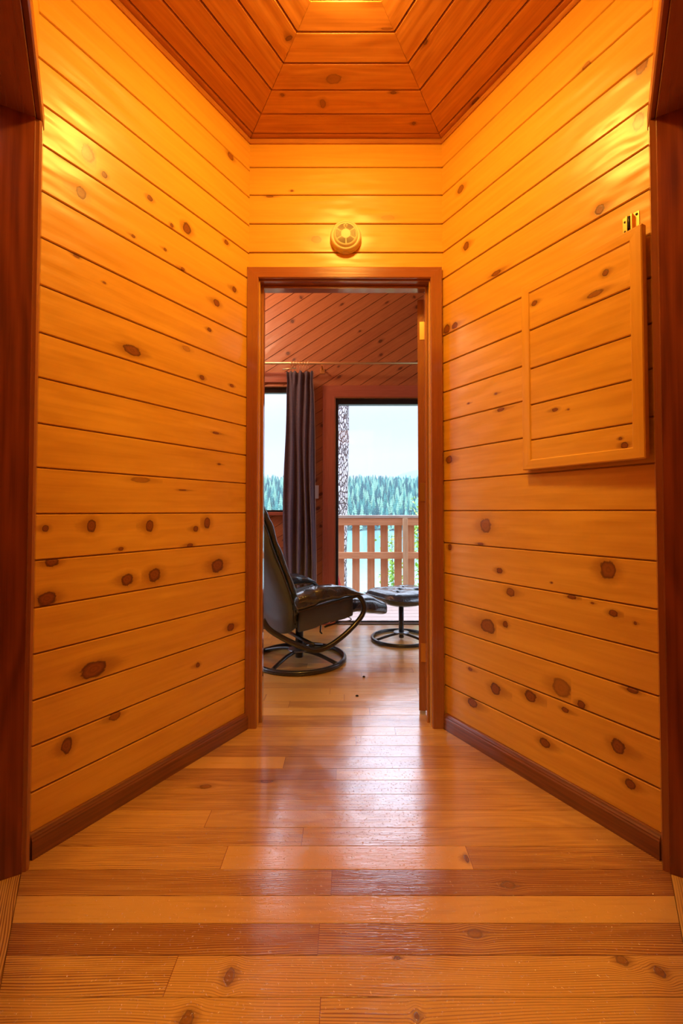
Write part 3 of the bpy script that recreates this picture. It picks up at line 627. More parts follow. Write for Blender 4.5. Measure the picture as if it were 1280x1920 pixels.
# hinged door leaf of the hall door, swung open into the far room
hx, hy, ang = .3935, YF + .123, math.radians(12.)
ld = Vector((math.sin(ang), math.cos(ang), 0)); lnn = Vector((-math.cos(ang), math.sin(ang), 0))
mb = MB(); o = Vector((hx, hy, .018))
LH = 2.03
slab(mb, o, ld, (0, 0, 1), lnn, 0, .79, 0, LH, 0, .036, .5)
for (a0, a1, b0, b1) in ((.12, .37, .2, .85), (.43, .68, .2, .85), (.12, .37, 1.0, 1.85), (.43, .68, 1.0, 1.85)):
    slab(mb, o, ld, (0, 0, 1), lnn, a0, a1, b0, b1, .036, .042, .3); slab(mb, o, ld, (0, 0, 1), lnn, a0, a1, b0, b1, -.006, 0, .3)
for f_i in range(len(mb.uv)): pass
leaf = struct(mb.build('door_1', M['trim']))
for hz_ in (.30, 1.085, 1.89):
    h = MB(); e = o + Vector((0, 0, hz_ - .018)) - ld * .0015
    slab(h, e, lnn, (0, 0, 1), -ld, .004, .026, -.045, .045, -.001, .0015, .5)
    h.tube([e - lnn * .004 + Vector((0, 0, -.047)) - ld * .004, e - lnn * .004 + Vector((0, 0, .047)) - ld * .004], .0055)
    slab(h, Vector((DX1, hy - .030, hz_)), (0, 1, 0), (0, 0, 1), (-1, 0, 0), 0, .024, -.045, .045, 0, .0015, .5)
    h.build('hinge', M['brass'], leaf)

# ---------------------------------------------------------------- objects of the hall
# ceiling lamp (above the frame; it lights the hall)
lt = empty('ceiling_lamp', (0, YC, HC), 0, 'round opal dome lamp in the middle of the hexagonal ceiling', 'lamp')
mb = MB(); mb.lathe([(.0, 0), (.115, 0), (.122, -.006), (.122, -.014), (.112, -.018)]); mb.build('lamp_rim', M['brass'], lt)
mb = MB(); mb.lathe([(.110, -.014), (.104, -.032), (.085, -.050), (.055, -.062), (.02, -.067), (.0, -.068)]); mb.build('lamp_shade', M['lamp'], lt)
lt = empty('ceiling_lamp', (0, -.55, 2.76), 0, 'added unseen fill lamp on the ceiling behind the viewer', 'lamp')  # unseen lamp added to brighten the near floor
mb = MB(); mb.lathe([(.0, 0), (.115, 0), (.122, -.006), (.122, -.014), (.112, -.018)]); mb.build('lamp_rim', M['brass'], lt)
mb = MB(); mb.lathe([(.110, -.014), (.104, -.032), (.085, -.050), (.055, -.062), (.02, -.067), (.0, -.068)]); mb.build('lamp_shade', M['back_fill'], lt)
lt = empty('added_pendant', (-1.1, 3.0, HZ), 0, 'added unseen pendant fill light in the far room, left of the recliner', 'lamp')  # unseen pendant added to brighten the far room
mb = MB(); mb.tube([(0, 0, 0), (0, 0, -.35)], .008); mb.build('cord', M['black'], lt)
mb = MB(); mb.lathe([(.0, -.34), (.09, -.37), (.14, -.45), (.15, -.52), (.11, -.60), (.0, -.63)]); mb.build('lamp_shade', M['room_fill'], lt)

# smoke detector
sx, sz, sy = 0., 2.276, YF
sdt = empty('smoke_detector', (sx, sy, sz), 0, 'round cream smoke detector on the wall above the doorway', 'smoke detector')
mb = MB(); mb.lathe([(0, 0), (.072, 0), (.074, .004), (.074, .016), (.070, .018)], ax='y', seg=64); mb.build('base', M['detector'], sdt)
mb = MB(); mb.lathe([(.071, .016), (.0715, .026), (.069, .034), (.064, .037), (.0615, .037), (.060, .033), (.058, .033), (.0565, .039), (.053, .044), (.048, .046), (.0, .047)], ax='y', seg=64)
mb.build('body', M['detector'], sdt)
mb = MB()
for q in range(6):
    a0 = PI / 2 + .10 + q * PI / 3; a1 = a0 + PI / 3 - .14
    for k in range(6):
        r = .024 + k * .0042
        if q in (0, 5) and k in (2, 3, 4): aa0, aa1 = (a0 + .16, a1) if q == 0 else (a0, a1 - .16)
        else: aa0, aa1 = a0, a1
        mb.lathe([(r - .0008, .0475), (r + .0008, .0475)], ax='y', seg=10, a0=aa0, a1=aa1)
mb.build('grille', M['slot'], sdt)
mb = MB(); mb.lathe([(.0, .051), (.004, .0505), (.007, .047), (.007, .045)], c=(0, 0, .037), ax='y', seg=20); mb.build('test_button', M['detector'], sdt)
mb = MB(); mb.lathe([(.0, .0515), (.0018, .0515)], c=(0, 0, .037), ax='y', seg=12); mb.build('status_light', M['slot'], sdt)
mb = MB(); mb.box(-.013, .013, -.022, -.004, -.0755, -.070); mb.build('release_tab', M['white'], sdt)

# framed wall hatch on the right wall, slightly ajar; hinged at its far side
O, U, V, N = [Vector(q) for q in RW]
p0 = O + U * .462; aj = math.radians(1.8)
U2 = (U * math.cos(aj) + N * math.sin(aj)).normalized(); N2 = (N * math.cos(aj) - U * math.sin(aj)).normalized()
ht = empty('wall_hatch', tuple(p0 + V * 1.144), 0, 'framed pine plank hatch hung on the right wall, slightly ajar', 'hatch')
PW, PH = .432, .690; pw = .036
def loc(a, b, c): return U2 * a + V * b + N2 * (c + .004)
PK = [(0.765, 1.74, 0.01, 0.0102), (0.5, 1.753, 0.0119, 0.0092), (0.73, 1.688, 0.0263, 0.0092, .8), (0.58, 1.344, 0.0109, 0.0062), (0.631, 1.335, 0.0039, 0.003), (0.803, 1.211, 0.0052, 0.0044), (0.815, 1.189, 0.0103, 0.0097)]
mb = MB(); boards(mb, loc(0, 0, .0225), U2, V, N2, [rect(.02, PW - .02, .02, PH - .02)], [.0, .108, .238, .372, .516, PH], knots=[(a - .443, b - 1.144, c, d, *e) for a, b, c, d, *e in PK], rnd=.4)
slab(mb, loc(0, 0, 0), U2, V, N2, .004, PW - .004, .004, PH - .004, 0, .013, .6)
mb.build('plank_panel', M['pine'], ht)
for (a, b, m0, m1) in (((pw / 2, pw / 2), (pw / 2, PH - pw / 2), -1, 1), ((PW - pw / 2, pw / 2), (PW - pw / 2, PH - pw / 2), 1, -1), ((pw / 2, PH - pw / 2), (PW - pw / 2, PH - pw / 2), -1, 1), ((pw / 2, pw / 2), (PW - pw / 2, pw / 2), 1, -1)):
    mb = MB(); mb.bar(loc(a[0], a[1], 0), loc(b[0], b[1], 0), N2, pw, .026, .003, m0=m0, m1=m1, tone=.5); mb.build('frame_rail', M['pine'], ht)
# brass latch above it
lc = O + U * .843 + V * 1.858
lt = empty('roller_catch', tuple(lc), 0, 'small brass spring catch screwed to the right wall above the hatch', 'catch')
mb = MB(); slab(mb, (0, 0, 0), U, V, N, -.024, .024, -.012, .044, .0002, .002, .5); mb.build('plate', M['brass'], lt)
mb = MB(); slab(mb, (0, 0, 0), U, V, N, -.009, -.005, -.008, .04, .002, .014, .5); slab(mb, (0, 0, 0), U, V, N, .005, .009, -.008, .04, .002, .014, .5)
mb.build('bracket', M['brass'], lt)
mb = MB(); mb.tube([N * .010 + V * .0, N * .012 + V * .035], .0045); mb.build('bolt', M['black'], lt)
for du, dv in ((-.017, .03), (.017, .036), (-.017, .0)):
    mb = MB(); mb.tube([U * du + V * dv + N * .001, U * du + V * dv + N * .0034], .0035); mb.build('screw', M['black'], lt)

# crumbs on the floor
for (x, y, L) in ((.108, 2.702, 'dark crumb on the floor of the far room nearer the ottoman'), (.06, 2.424, 'dark crumb on the floor just beyond the doorway')):
    mb = MB(); V_ = []
    mb.lathe([(0, 0), (.008, .001), (.009, .004), (.005, .008), (0, .009)], seg=7)
    o = mb.build('crumb', M['crumb'], loc=(x, y, .0005)); o.scale = (1, .7, 1); tag(o, L, 'crumb')

# light switch
sw_ = empty('light_switch', (-.259, RY, 1.162), 0, 'pale light switch plate between curtain and sliding door', 'light switch')
mb = MB(); mb.bar((0, 0, -.058), (0, 0, .058), (0, -1, 0), .04, .007, .003); mb.build('plate', M['white'], sw_)
mb = MB(); mb.bar((0, -.006, -.016), (0, -.006, .016), (0, -1, 0), .014, .006, .002); mb.build('rocker', M['white'], sw_)

# ---------------------------------------------------------------- curtain and rod
rt = empty('curtain_rod', (-.3, 3.83, 2.268), 0, 'long thin brass curtain rod across the back wall of the far room', 'curtain rod')
mb = MB(); mb.tube([(-1.75, 0, 0), (1.9, 0, 0)], .011); mb.build('rod', M['gold'], rt)
for x in (-1.6, .093, 1.8):
    mb = MB(); mb.box(x - .02, x + .02, .112, .12, -.055, -.01); mb.box(x - .006, x + .006, 0, .115, -.022, -.012); mb.build('bracket', M['brass'], rt)
ctn = empty('curtain', (-.397, 3.83, .04), 0, 'dark speckled curtain gathered between window and sliding door', 'curtain')
mb = MB(); V_ = []; F = []; nx, nz = 72, 60
def cpt(i, k, th=0.):
    s_ = i / nx; zz = k / nz; zt_ = 2.155 * zz
    hw = .128 + .012 * math.sin(zz * 5) - (.006 * math.exp(-((zz - .96) / .03) ** 2))
    x = -hw + 2 * hw * s_ + .006 * math.sin(zz * 9 + s_ * 7)
    a = .030 * (1 - .25 * zz) * (.35 + .65 * min(1, s_ * 1.6)); y = a * math.sin(s_ ** 1.35 * 2 * PI * 4.2 + .6 * math.sin(zz * 3.)) + .008 * math.sin(s_ * 31 + zz * 6) * (1 + (zz > .95))
    return (x, y + th, zt_ + (.006 * math.sin(s_ * 40) if k == nz else 0))
for k in range(nz + 1):
    for i in range(nx + 1): V_.append(cpt(i, k))
for k in range(nz):
    for i in range(nx): F.append((k * (nx + 1) + i, k * (nx + 1) + i + 1, (k + 1) * (nx + 1) + i + 1, (k + 1) * (nx + 1) + i))
mb.mesh(V_, F); o = mb.build('fabric', M['curtain'], ctn)
md = o.modifiers.new('thickness', 'SOLIDIFY'); md.thickness = .003
mb = MB(); mb.tube([tuple(Vector(cpt(nx, k)) + Vector((.003, 0, 0))) for k in range(nz + 1)], .0022, 6); mb.build('edge_binding', M['lining'], ctn)
for i in range(7):
    mb = MB(); x = -.072 + i * .024
    mb.tube([(x + .004 * math.sin(a), .019 * math.cos(a), 2.228 + .019 * math.sin(a)) for a in [2 * PI * j / 20 for j in range(20)]], .0022, 8, closed=True)
    mb.tube([(x, 0, 2.209), (x + .002, .0, 2.192), (x, .004, 2.165)], .0015, 6); mb.build('curtain_ring', M['gold'], ctn)
mb = MB(); mb.tube([(-.145, -.012, 2.172), (-.03, -.012, 2.18)], .006, 8)
mb.build('curtain_carrier', M['gold'], ctn)

# ---------------------------------------------------------------- recliner and ottoman
def se(cx, cy, cz, ex, ey, a, b, n=3.2, seg=28, skew=0.):
    """superellipse ring around c in plane (ex,ey)"""
    ex, ey = Vector(ex), Vector(ey); out = []
    for k in range(seg):
        t_ = 2 * PI * k / seg; c_, s_ = math.cos(t_), math.sin(t_)
        out.append(Vector((cx, cy, cz)) + ex * a * abs(c_) ** (2 / n) * (1 if c_ >= 0 else -1) + ey * b * abs(s_) ** (2 / n) * (1 if s_ >= 0 else -1))
    return out
def spline(P, n=8):
    P = [Vector(p) for p in P]; out = []
    for i in range(len(P) - 1):
        p0 = P[max(i - 1, 0)]; p1 = P[i]; p2 = P[i + 1]; p3 = P[min(i + 2, len(P) - 1)]
        for k in range(n):
            t_ = k / n; out.append(.5 * ((2 * p1) + (p2 - p0) * t_ + (2 * p0 - 5 * p1 + 4 * p2 - p3) * t_ * t_ + (3 * p1 - p0 - 3 * p2 + p3) * t_ ** 3))
    out.append(P[-1]); return out
ch = empty('recliner_chair', (-.31, 3.02, 0), math.radians(33), 'black leather swivel recliner on a round tubular base, seen from behind', 'armchair')
def ring_base(par, Rr, r, hub, spokes, a0):
    mb = MB(); mb.tube([(Rr * math.cos(2 * PI * k / 64), Rr * math.sin(2 * PI * k / 64), r + .001) for k in range(64)], r, 14, closed=True); mb.build('base_ring', M['tube'], par)
    for i in range(spokes):
        a = a0 + 2 * PI * i / spokes; c_, s_ = math.cos(a), math.sin(a)
        mb = MB(); mb.tube(spline([(c_ * .03, s_ * .03, hub - .008), (c_ * Rr * .5, s_ * Rr * .5, hub - .018), (c_ * Rr * .985, s_ * Rr * .985, r + .003)], 5), r * .8, 10); mb.build('base_spoke', M['tube'], par)
ring_base(ch, .30, .0155, .075, 4, math.radians(28))
mb = MB(); mb.lathe([(0, .078), (.03, .080), (.072, .076), (.076, .070), (.06, .066), (0, .066)]); mb.build('hub_plate', M['steel'], ch)
mb = MB(); mb.lathe([(0, .02), (.026, .02), (.026, .21), (.036, .212), (.036, .25), (0, .25)], seg=28); mb.build('column', M['tube'], ch)
tp = [(.224, .463), (.274, .444), (.312, .395), (.316, .343), (.274, .286), (.183, .218), (.084, .163), (.007, .139), (-.056, .144), (-.158, .192), (-.245, .243), (-.322, .300), (-.36, .36)]
for s_ in (-1, 1):
    yy = [.29, .298, .30, .30, .30, .298, .29, .28, .27, .26, .25, .24, .235]
    mb = MB(); mb.tube(spline([(.12, .28 * s_, .462)] + [(p[0], y_ * s_, p[1]) for p, y_ in zip(tp, yy)], 6), .0165, 14); mb.build('side_tube', M['tube'], ch)
# cross plate under the seat
mb = MB(); mb.box(-.16, .12, -.08, .08, .245, .262); mb.tube([(-.03, -.255, .165), (-.03, .255, .165)], .012, 10); mb.build('swivel_plate', M['tube'], ch)
# seat: long cushion with rolled front and tufting
def bumpy(rings, amp, fr, seed):
    out = []
    for r in rings:
        c_ = sum(r, Vector()) / len(r)
        out.append([p + (p - c_).normalized() * amp * (mnoise.noise(Vector((p.x * fr + seed, p.y * fr, p.z * fr * 1.5)))) for p in r])
    return out
sp = spline([(-.19, 0, .36), (-.05, 0, .350), (.12, 0, .352), (.28, 0, .362), (.42, 0, .352), (.52, 0, .325), (.575, 0, .305)], 7); rings = []
n = len(sp)
for i, p in enumerate(sp):
    q = i / (n - 1); hgt = .055 + .012 * abs(math.sin(q * PI * 3.6)); wdt = .245
    if q > .8: k = (q - .8) / .2; hgt *= math.sqrt(max(0.02, 1 - k * k * .93)); wdt *= 1 - .12 * k ** 3
    if q < .05: hgt *= .7
    rings.append(se(*p, (0, 1, 0), (.05, 0, 1), wdt, hgt, 3.4, 40))
mb = MB(); mb.loft(bumpy(rings, .010, 11, 2)); mb.build('seat_cushion', M['leather'], ch)
mb = MB(); # underside sling of the seat
rings = []
for i in range(12):
    q = i / 11; x = -.15 + q * .40; rings.append(se(x, 0, .302 + .012 * q + .01 * math.sin(q * 9), (0, 1, 0), (0, 0, 1), .232, .032 + .008 * (1 - q), 4, 28))
mb.loft(bumpy(rings, .008, 12, 5)); mb.build('seat_base', M['leather_grey'], ch)
# side panels
for s_ in (-1, 1):
    tpz = lambda q: .392 + .055 * q; bt = lambda q: .262 + .052 * q - .006 * math.sin(q * 9)
    rings = []
    for i in range(14):
        q = i / 13; x = -.14 + q * .385; zc = (tpz(q) + bt(q)) / 2; hz = (tpz(q) - bt(q)) / 2
        rings.append(se(x, .262 * s_, zc, (0, 1, 0), (0, 0, 1), .016, hz, 4, 24))
    mb = MB(); mb.loft(bumpy(rings, .004, 14, 9 * s_)); mb.build('side_panel', M['leather_grey'], ch)
    # arm pad
    top = [(-.19, .494), (-.13, .515), (-.05, .532), (.03, .541), (.11, .532), (.19, .508), (.25, .478), (.268, .462)]
    bot = [(-.19, .404), (-.13, .412), (-.05, .424), (.03, .436), (.11, .446), (.19, .452), (.25, .456), (.268, .459)]
    rings = []
    T_ = spline([(a, 0, b) for a, b in top], 5); B_ = spline([(a, 0, b) for a, b in bot], 5)
    for k_, (a, b) in enumerate(zip(T_, B_)):
        zc = (a.z + b.z) / 2; hz = max(.005, (a.z - b.z) / 2 - .002)
        rings.append(se(a.x, .300 * s_, zc, (0, 1, 0), (0, 0, 1), .062 * (1 if k_ < len(T_) - 5 else .96), hz, 2.6, 32))
    mb = MB(); mb.loft(bumpy(rings, .012, 17, 3 + s_)); arm = mb.build('arm_pad', M['leather'], ch)
    mb = MB(); mb.bar((-.185, .345 * s_, .398), (.235, .345 * s_, .445), (0, 0, 1), .012, .014, .003); mb.build('arm_trim', M['tube'], arm)
# back shell (rear skin), slightly hollow, reclined
spb = spline([(-.13, 0, .27), (-.175, 0, .36), (-.205, 0, .47), (-.26, 0, .62), (-.325, 0, .78), (-.365, 0, .90), (-.415, 0, 1.0), (-.46, 0, 1.06)], 6); n = len(spb); rings = []; fr_r = []
for i, p in enumerate(spb):
    q = i / (n - 1)
    tg = (spb[min(i + 1, n - 1)] - spb[max(i - 1, 0)]).normalized(); nr = Vector((tg.z, 0, -tg.x))    # forward normal
    hw = .20 + .085 * min(1, q / .18) - .03 * q
    if q > .86: hw *= math.sqrt(max(.12, 1 - ((q - .86) / .14) ** 2 * .7))
    tk_ = .040 if q < .9 else .040 * (1 - (q - .9) * 5)
    ring = []
    for v_ in se(0, 0, 0, (0, 1, 0), (1, 0, 0), hw, tk_, 3.2, 40):
        bulge = -.055 * (1 - (v_.y / .29) ** 2) * (1 if v_.x < 0 else .45)
        ring.append(p + Vector((0, v_.y, 0)) + nr * (v_.x + bulge))
    rings.append(ring)
    ring = []
    th_ = .030 + .010 * abs(math.sin(q * PI * (5 if q < .7 else 16)))
    if q > .95: th_ *= .7
    for v_ in se(0, 0, 0, (0, 1, 0), (1, 0, 0), hw * .95, th_, 3, 40): ring.append(p + Vector((0, v_.y, 0)) + nr * (v_.x + .045))
    fr_r.append(ring)
mb = MB(); mb.loft(bumpy(rings, .006, 7, 1)); mb.build('back_shell', M['leather_grey'], ch)
mb = MB(); mb.loft(bumpy(fr_r[4:], .008, 13, 4)); mb.build('back_cushion', M['leather'], ch)
for s_ in (-1, 1):
    mb = MB(); mb.tube([r[0 if s_ > 0 else 20] + Vector((.012, .0, 0)) for r in rings[3:-3]], .006, 8); mb.build('back_piping', M['leather'], ch)
mb = MB(); mb.tube([(.05, -.2, .262), (.02, -.245, .236), (.03, -.25, .225)], .005, 8); mb.build('recline_lever', M['tube'], ch)
mb = MB(); mb.tube(spline([(.12, -.2, .27), (.22, -.22, .30), (.27, -.22, .275), (.2, -.2, .262), (.10, -.19, .255)], 5), .0035, 8); mb.build('spring_wire', M['steel'], ch)
mb = MB(); mb.tube([(.06, -.23, .258), (.16, -.24, .276)], .006, 8); mb.build('recline_lever', M['tube'], ch)

ot = empty('ottoman', (.43, 3.5, 0), math.radians(30), 'black leather tufted footstool on a round tubular base beyond the recliner', 'footstool')
ring_base(ot, .225, .0125, .055, 3, math.radians(52))
mb = MB(); mb.lathe([(0, .060), (.05, .062), (.060, .058), (.062, .053), (0, .050)]); mb.build('hub_plate', M['steel'], ot)
mb = MB(); mb.lathe([(0, .015), (.0195, .015), (.0195, .28), (0, .28)], seg=24); mb.build('column', M['tube'], ot)
mb = MB(); NX = 30; hw, hd = .245, .235; V_ = []; F = []
def otz(a, b, top):
    e = (abs(a) ** 4 + abs(b) ** 4) ** .25; e = min(1, e)
    edge = (max(0, 1 - e ** 3.5)) ** .5
    saddle = .020 * (a * a)
    if top:
        z_ = .332 + saddle + .062 * edge
        for (c1, c2) in ((-.38, -.38), (.38, -.38), (-.38, .38), (.38, .38), (0, 0)):
            z_ -= .022 * math.exp(-((a - c1) ** 2 + (b - c2) ** 2) / .012)
        for ln in (a - b, a + b): z_ -= .007 * math.exp(-(ln / .06) ** 2) * edge
        return z_
    return .332 + saddle - .058 * edge
def omap(a, b):
    e = (a * a * b * b); k_ = 1 - .10 * e; return a * hw * k_, b * hd * k_
for tp_ in (1, 0):
    b0 = len(V_)
    for j in range(NX + 1):
        for i in range(NX + 1):
            a = -1 + 2 * i / NX; b = -1 + 2 * j / NX; x, y = omap(a, b); V_.append((x, y, otz(a, b, tp_)))
    for j in range(NX):
        for i in range(NX):
            q = (b0 + j * (NX + 1) + i, b0 + j * (NX + 1) + i + 1, b0 + (j + 1) * (NX + 1) + i + 1, b0 + (j + 1) * (NX + 1) + i)
            F.append(q if tp_ else q[::-1])
mb.mesh(V_, F); cu = mb.build('cushion', M['leather'], ot)
for (c1, c2) in ((-.38, -.38), (.38, -.38), (-.38, .38), (.38, .38), (0, 0)):
    x, y = omap(c1, c2); mb = MB(); mb.lathe([(0, .006), (.006, .005), (.010, .0), (.009, -.003)], c=(x, y, otz(c1, c2, 1)), seg=14); mb.build('button', M['leather'], cu)
mb = MB(); pp = []
for k in range(72):
    t_ = 2 * PI * k / 72; c_, s_ = math.cos(t_), math.sin(t_); a = abs(c_) ** .5 * (1 if c_ > 0 else -1); b = abs(s_) ** .5 * (1 if s_ > 0 else -1)
    x, y = omap(a, b); pp.append((x * 1.0, y * 1.0, .332 + .02 * a * a))
mb.tube(pp, .005, 8, closed=True); mb.build('piping', M['leather'], cu)

# ---------------------------------------------------------------- deck, railing
mb = MB(); ds = [4.085 + .142 * i for i in range(10)]
for i in range(len(ds) - 1):
    boards(mb, (0, 0, -.03), (1, 0, 0), (0, 1, 0), (0, 0, 1), [rect(-3.2, 3.6, ds[i], ds[i + 1] - .006)], [ds[i], ds[i + 1] - .006], ch=.002, gap=.03)
slab(mb, (0, 0, -.03), (1, 0, 0), (0, 1, 0), (0, 0, 1), -3.2, 3.6, 4.085, 5.36, -.04, -.2)
struct(mb.build('deck', M['deck']))
rl = empty('deck_railing', (0, 5.4, 0), 0, 'reddish wooden deck railing with vertical slats and weathered cap rail', 'railing')
mb = MB(); mb.bar((-3.2, 0, .910), (3.6, 0, .910), (0, 0, 1), .14, .036, .004); mb.build('cap_rail', M['cap'], rl)
mb = MB(); mb.bar((-3.2, -.045, .824), (3.6, -.045, .824), (0, 0, 1), .038, .086, .003, tone=.35); mb.build('top_rail', M['rail'], rl)
mb = MB(); mb.bar((-3.2, -.045, .428), (3.6, -.045, .428), (0, 0, 1), .038, .078, .003, tone=.2); mb.build('mid_rail', M['rail'], rl)
known = [-.064, .122, .302, .462, .625, .776]
xs = [known[0] - .172 * i for i in range(1, 18)] + known + [known[-1] + .168 * i for i in range(1, 17)]
for x in xs:
    mb = MB(); mb.bar((x, -.026, -.02), (x + R.uniform(-.004, .004), -.026, .906), (0, 1, 0), .090, .02, .002, tone=R.uniform(.3, .9), seed=R.random()); mb.build('slat', M['rail'], rl)
for x in (-2.9, -1.1, .700, 2.5):
    mb = MB(); mb.bar((x, -.155, -.03), (x, -.155, .908), (0, 1, 0), .052, .088, .003, tone=.3); mb.build('post', M['post'], rl)
# red stool at the edge of the glass door
st_ = empty('outdoor_stool', (-.24, 4.7, -.03), 0, 'low red painted wooden stool on the deck, mostly hidden behind the door frame', 'stool')
mb = MB(); mb.box(-.145, .145, -.13, .13, .385, .405, ch=.004); mb.build('seat', M['red'], st_)
for sx_ in (-1, 1):
    for sy_ in (-1, 1):
        mb = MB(); mb.bar((.215 * sx_, .12 * sy_, .004), (.125 * sx_, .10 * sy_, .388), (0, 1, 0), .05, .022, .003); mb.build('leg', M['red'], st_)

# ---------------------------------------------------------------- outdoors
# pine trunk beyond the railing
mb = MB(); rings = []; NS = 48; NZ = 150
for j in range(NZ + 1):
    zz = -4.2 + j * (16.2 / NZ); cx = -.135 + .018 * (zz - 1); rad = .165 + .004 * (4 - zz) * (.3 if zz > 0 else 1) * .6
    ring = []
    for k in range(NS):
        a = 2 * PI * k / NS; d = 1 + .07 * mnoise.noise(Vector((math.cos(a) * 3, math.sin(a) * 3, zz * 1.2))) + .05 * mnoise.noise(Vector((math.cos(a) * 9, math.sin(a) * 9, zz * 5)))
        ring.append(Vector((cx + rad * d * math.cos(a), rad * d * math.sin(a), zz)))
    rings.append(ring)
mb.loft(rings); trk = empty('pine_tree', (0, 8.0, 0), 0, 'grey furrowed pine trunk standing just beyond the deck railing', 'tree')
mb.build('trunk', M['bark'], trk)
for i in range(9):
    a = R.uniform(0, 6.28); z0_ = 6.0 + i * .6; L = R.uniform(1.2, 2.2)
    bmh = MB(); bx = -.135 + .018 * (z0_ - 1)
    bmh.tube([(bx, 0, z0_), (bx + L * .5 * math.cos(a), L * .5 * math.sin(a), z0_ + .2), (bx + L * math.cos(a), L * math.sin(a), z0_ + .1)], [.05, .03, .012], 8); br = bmh.build('branch', M['bark'], trk)
    nb_ = MB()
    for k in range(120):
        t_ = R.uniform(.4, 1.05); c0 = Vector((bx + L * t_ * math.cos(a), L * t_ * math.sin(a), z0_ + .15)) + Vector((R.gauss(0, .15), R.gauss(0, .15), R.gauss(0, .1)))
        dv = Vector((R.gauss(0, 1), R.gauss(0, 1), R.gauss(0, 1))).normalized() * .16; sd_ = dv.cross(Vector((0, 0, 1))).normalized() * .012
        nb_.face([c0 - sd_, c0 + sd_, c0 + dv])
    nb_.build('needles', M['conifer_b'], br)

def sapling(loc, h, cx_list, n, label, seed, spread=.16, ls=.055):
    rr = random.Random(seed); tr = empty('leafy_sapling', loc, 0, label, 'shrub')
    mb = MB(); fo = MB()
    for (dx, top, z_lo) in cx_list:
        P = spline([(0, 0, 0), (dx * .5 + .03, 0, top * .5), (dx, .05, top)], 6); mb.tube(P, [.018 * (1 - .8 * i / (len(P) - 1)) for i in range(len(P))], 6)
        for k in range(n):
            t_ = rr.uniform(z_lo, 1.0); p = P[min(len(P) - 1, int(t_ * (len(P) - 1)))]
            c0 = Vector((p[0], p[1], top * t_)) + Vector((rr.gauss(0, spread), rr.gauss(0, spread), rr.gauss(0, .06)))
            d = Vector((rr.gauss(0, 1), rr.gauss(0, 1), rr.gauss(-.3, .7))).normalized(); s2 = d.cross(Vector((rr.gauss(0, 1), rr.gauss(0, 1), rr.gauss(0, 1)))).normalized()
            L = ls * rr.uniform(.7, 1.4); bend = d.cross(s2) * L * .18
            fo.face([c0, c0 + d * L * .35 + s2 * L * .32 + bend, c0 + d * L * .8 + s2 * L * .2 + bend, c0 + d * L * 1.1, c0 + d * L * .8 - s2 * L * .2 + bend, c0 + d * L * .35 - s2 * L * .32 + bend])
    mb.build('stem', M['stem'], tr); fo.build('foliage', M['leaf'], tr); return tr
sapling((.66, 6.4, -2.55), 3, [(0, 3.2, .68), (.08, 2.95, .72), (-.10, 2.6, .75)], 190, 'bright green leafy sapling seen through the middle railing slats', 3, .075)
sapling((1.13, 6.6, -2.6), 4, [(0, 3.75, .6), (.16, 3.6, .6), (-.08, 3.45, .62)], 260, 'bright green leafy sapling rising above the railing at the right', 5, .10)

# ground, lake, far shore
mb = MB()
def grid(mb, x0, x1, y0, y1, nx, ny, fz):
    V_ = [(x0 + (x1 - x0) * i / nx, y0 + (y1 - y0) * j / ny, fz(x0 + (x1 - x0) * i / nx, y0 + (y1 - y0) * j / ny)) for j in range(ny + 1) for i in range(nx + 1)]
    mb.mesh(V_, [(j * (nx + 1) + i, j * (nx + 1) + i + 1, (j + 1) * (nx + 1) + i + 1, (j + 1) * (nx + 1) + i) for j in range(ny) for i in range(nx)])
grid(mb, -70, 70, -14, 130, 40, 40, lambda x, y: -2.6 - max(0, y - 6) * .19 + .3 * mnoise.noise(Vector((x * .2, y * .2, 0))))
struct(mb.build('ground', M['bank']))
mb = MB(); grid(mb, -900, 900, 90, 700, 4, 4, lambda x, y: -25.)
struct(mb.build('lake', M['water']))
def hz(x, y):
    d = y - 608
    return -25.5 + max(-3, d * .30 if d < 0 else 100 * (1 - math.exp(-d / 210.)) ** 1.05 * (1 + .10 * mnoise.noise(Vector((x * .006, y * .006, 3))))) 
mb = MB(); grid(mb, -700, 700, 596, 1150, 60, 40, hz); struct(mb.build('far_shore', M['hillside']))
mb = MB(); grid(mb, -1500, 2600, 2400, 3400, 50, 24, lambda x, y: -25 + 330 * math.exp(-((x - 620) / 560.) ** 2) * math.sin(min(1, (y - 2400) / 700.) * PI / 2) * (1 + .12 * mnoise.noise(Vector((x * .004, y * .004, 1)))))
struct(mb.build('distant_hill', M['conifer_b']))

def conifer_geo(seed, tiers=7, seg=9):
    rr = random.Random(seed); V_ = [(0, 0, -1.), (0, 0, 1.)]; V_ = []; F = []
    for t_ in range(tiers):
        q = t_ / tiers; zb = 1.5 + q * 20; zt2 = zb + 6.5 * (1 - .45 * q); rad = 4.1 * (1 - q) ** .85 + .5
        b0 = len(V_); V_.append((0, 0, min(zt2, 25)))
        for k in range(seg * 2):
            a = PI * k / seg + rr.random() * .3 + t_; r = rad * (1 if k % 2 == 0 else .55) * rr.uniform(.8, 1.15)
            V_.append((r * math.cos(a), r * math.sin(a), zb + (rr.uniform(-.8, .3) if k % 2 == 0 else .8)))
        for k in range(seg * 2): F.append((b0, b0 + 1 + k, b0 + 1 + (k + 1) % (seg * 2)))
    b0 = len(V_)
    for z_ in (-2, 6):
        for k in range(5): V_.append((.35 * math.cos(k * 1.257), .35 * math.sin(k * 1.257), z_))
    for k in range(5): F.append((b0 + k, b0 + (k + 1) % 5, b0 + 5 + (k + 1) % 5, b0 + 5 + k))
    return V_, F
kinds = []
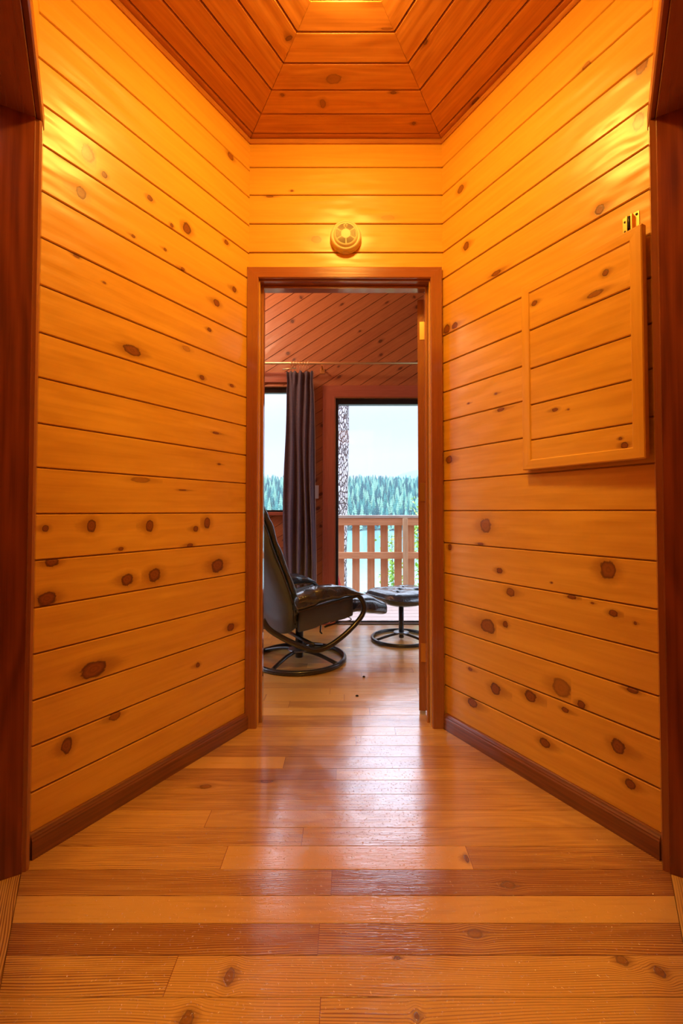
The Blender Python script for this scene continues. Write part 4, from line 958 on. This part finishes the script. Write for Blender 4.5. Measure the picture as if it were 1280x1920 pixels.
for i, mk in enumerate(('conifer_a', 'conifer_b', 'conifer_c')):
    for sd_ in range(2):
        mb = MB(); Vv, Ff = conifer_geo(i * 7 + sd_); mb.mesh(Vv, Ff, smooth=False); kinds.append((mb, mk))
protos = [None] * 6
spots = []
rr = random.Random(11); y = 612
while y < 1010:
    x = -.33 * y + rr.uniform(0, 8)
    while x < .30 * y:
        spots.append((x + rr.uniform(-2.5, 2.5), y + rr.uniform(-3.5, 3.5), rr.uniform(.6, 1.2), rr.randrange(6), rr.uniform(0, 6.28))); x += 9.5
    y += 9.5
vis = [s_ for s_ in spots if -.21 * s_[1] < s_[0] < .18 * s_[1]]
vis.sort(key=lambda s_: s_[1]); ind = vis[:300]; ids = set(map(id, ind)); rest = [s_ for s_ in spots if id(s_) not in ids]
for (x, y, sc_, kd, rz) in ind:
    if protos[kd] is None: protos[kd] = kinds[kd][0].build('conifer_tree', M[kinds[kd][1]]); o = protos[kd]
    else: o = protos[kd].copy(); COL.objects.link(o)
    o.location = (x, y, hz(x, y)); o.scale = (sc_ * 1.05, sc_ * 1.05, sc_); o.rotation_euler = (0, 0, rz)
    tag(o, 'conifer in the front ranks of the forest on the far lake shore', 'tree', 'conifers along the far shore')
for k3, mk in enumerate(('conifer_a', 'conifer_b', 'conifer_c')):
    V_ = []; F = []
    for (x, y, sc_, kd, rz) in rest:
        if kd // 2 != k3: continue
        Vv, Ff = kinds[kd][0].v, kinds[kd][0].f; b0 = len(V_); c_, s_ = math.cos(rz) * sc_, math.sin(rz) * sc_; z0_ = hz(x, y)
        V_ += [(x + p[0] * c_ - p[1] * s_, y + p[0] * s_ + p[1] * c_, z0_ + p[2] * sc_) for p in Vv]; F += [tuple(b0 + i for i in f) for f in Ff]
    me = bpy.data.meshes.new('conifer_forest'); me.from_pydata(V_, [], F); me.materials.append(M[mk]); o = bpy.data.objects.new('conifer_forest', me); COL.objects.link(o)
    tag(o, ('dark', 'mid green', 'pale green')[k3] + ' conifers packed up the hillside behind the shore trees', 'forest', kind='stuff')

# valley haze over the lake
hm = bpy.data.materials.new('valley_haze'); hm.use_nodes = True; t = NT(hm.node_tree); t.n.clear()
vs = t.new('ShaderNodeVolumeScatter'); vs.inputs['Color'].default_value = (.36, .41, .50, 1); vs.inputs['Density'].default_value = .0004
t.l.new(vs.outputs[0], t.new('ShaderNodeOutputMaterial').inputs['Volume'])
mb = MB(); x0, x1, y0, y1, z0, z1 = -1300, 1300, 140, 3300, -24, 420
c = [(a, b, d) for d in (z0, z1) for a, b in ((x0, y0), (x1, y0), (x1, y1), (x0, y1))]
mb.mesh(c, [(3, 2, 1, 0), (4, 5, 6, 7), (0, 1, 5, 4), (1, 2, 6, 5), (2, 3, 7, 6), (3, 0, 4, 7)], smooth=False)
o = mb.build('valley_haze', hm); tag(o, 'thin blue haze hanging over the lake and forest', 'haze', kind='stuff')
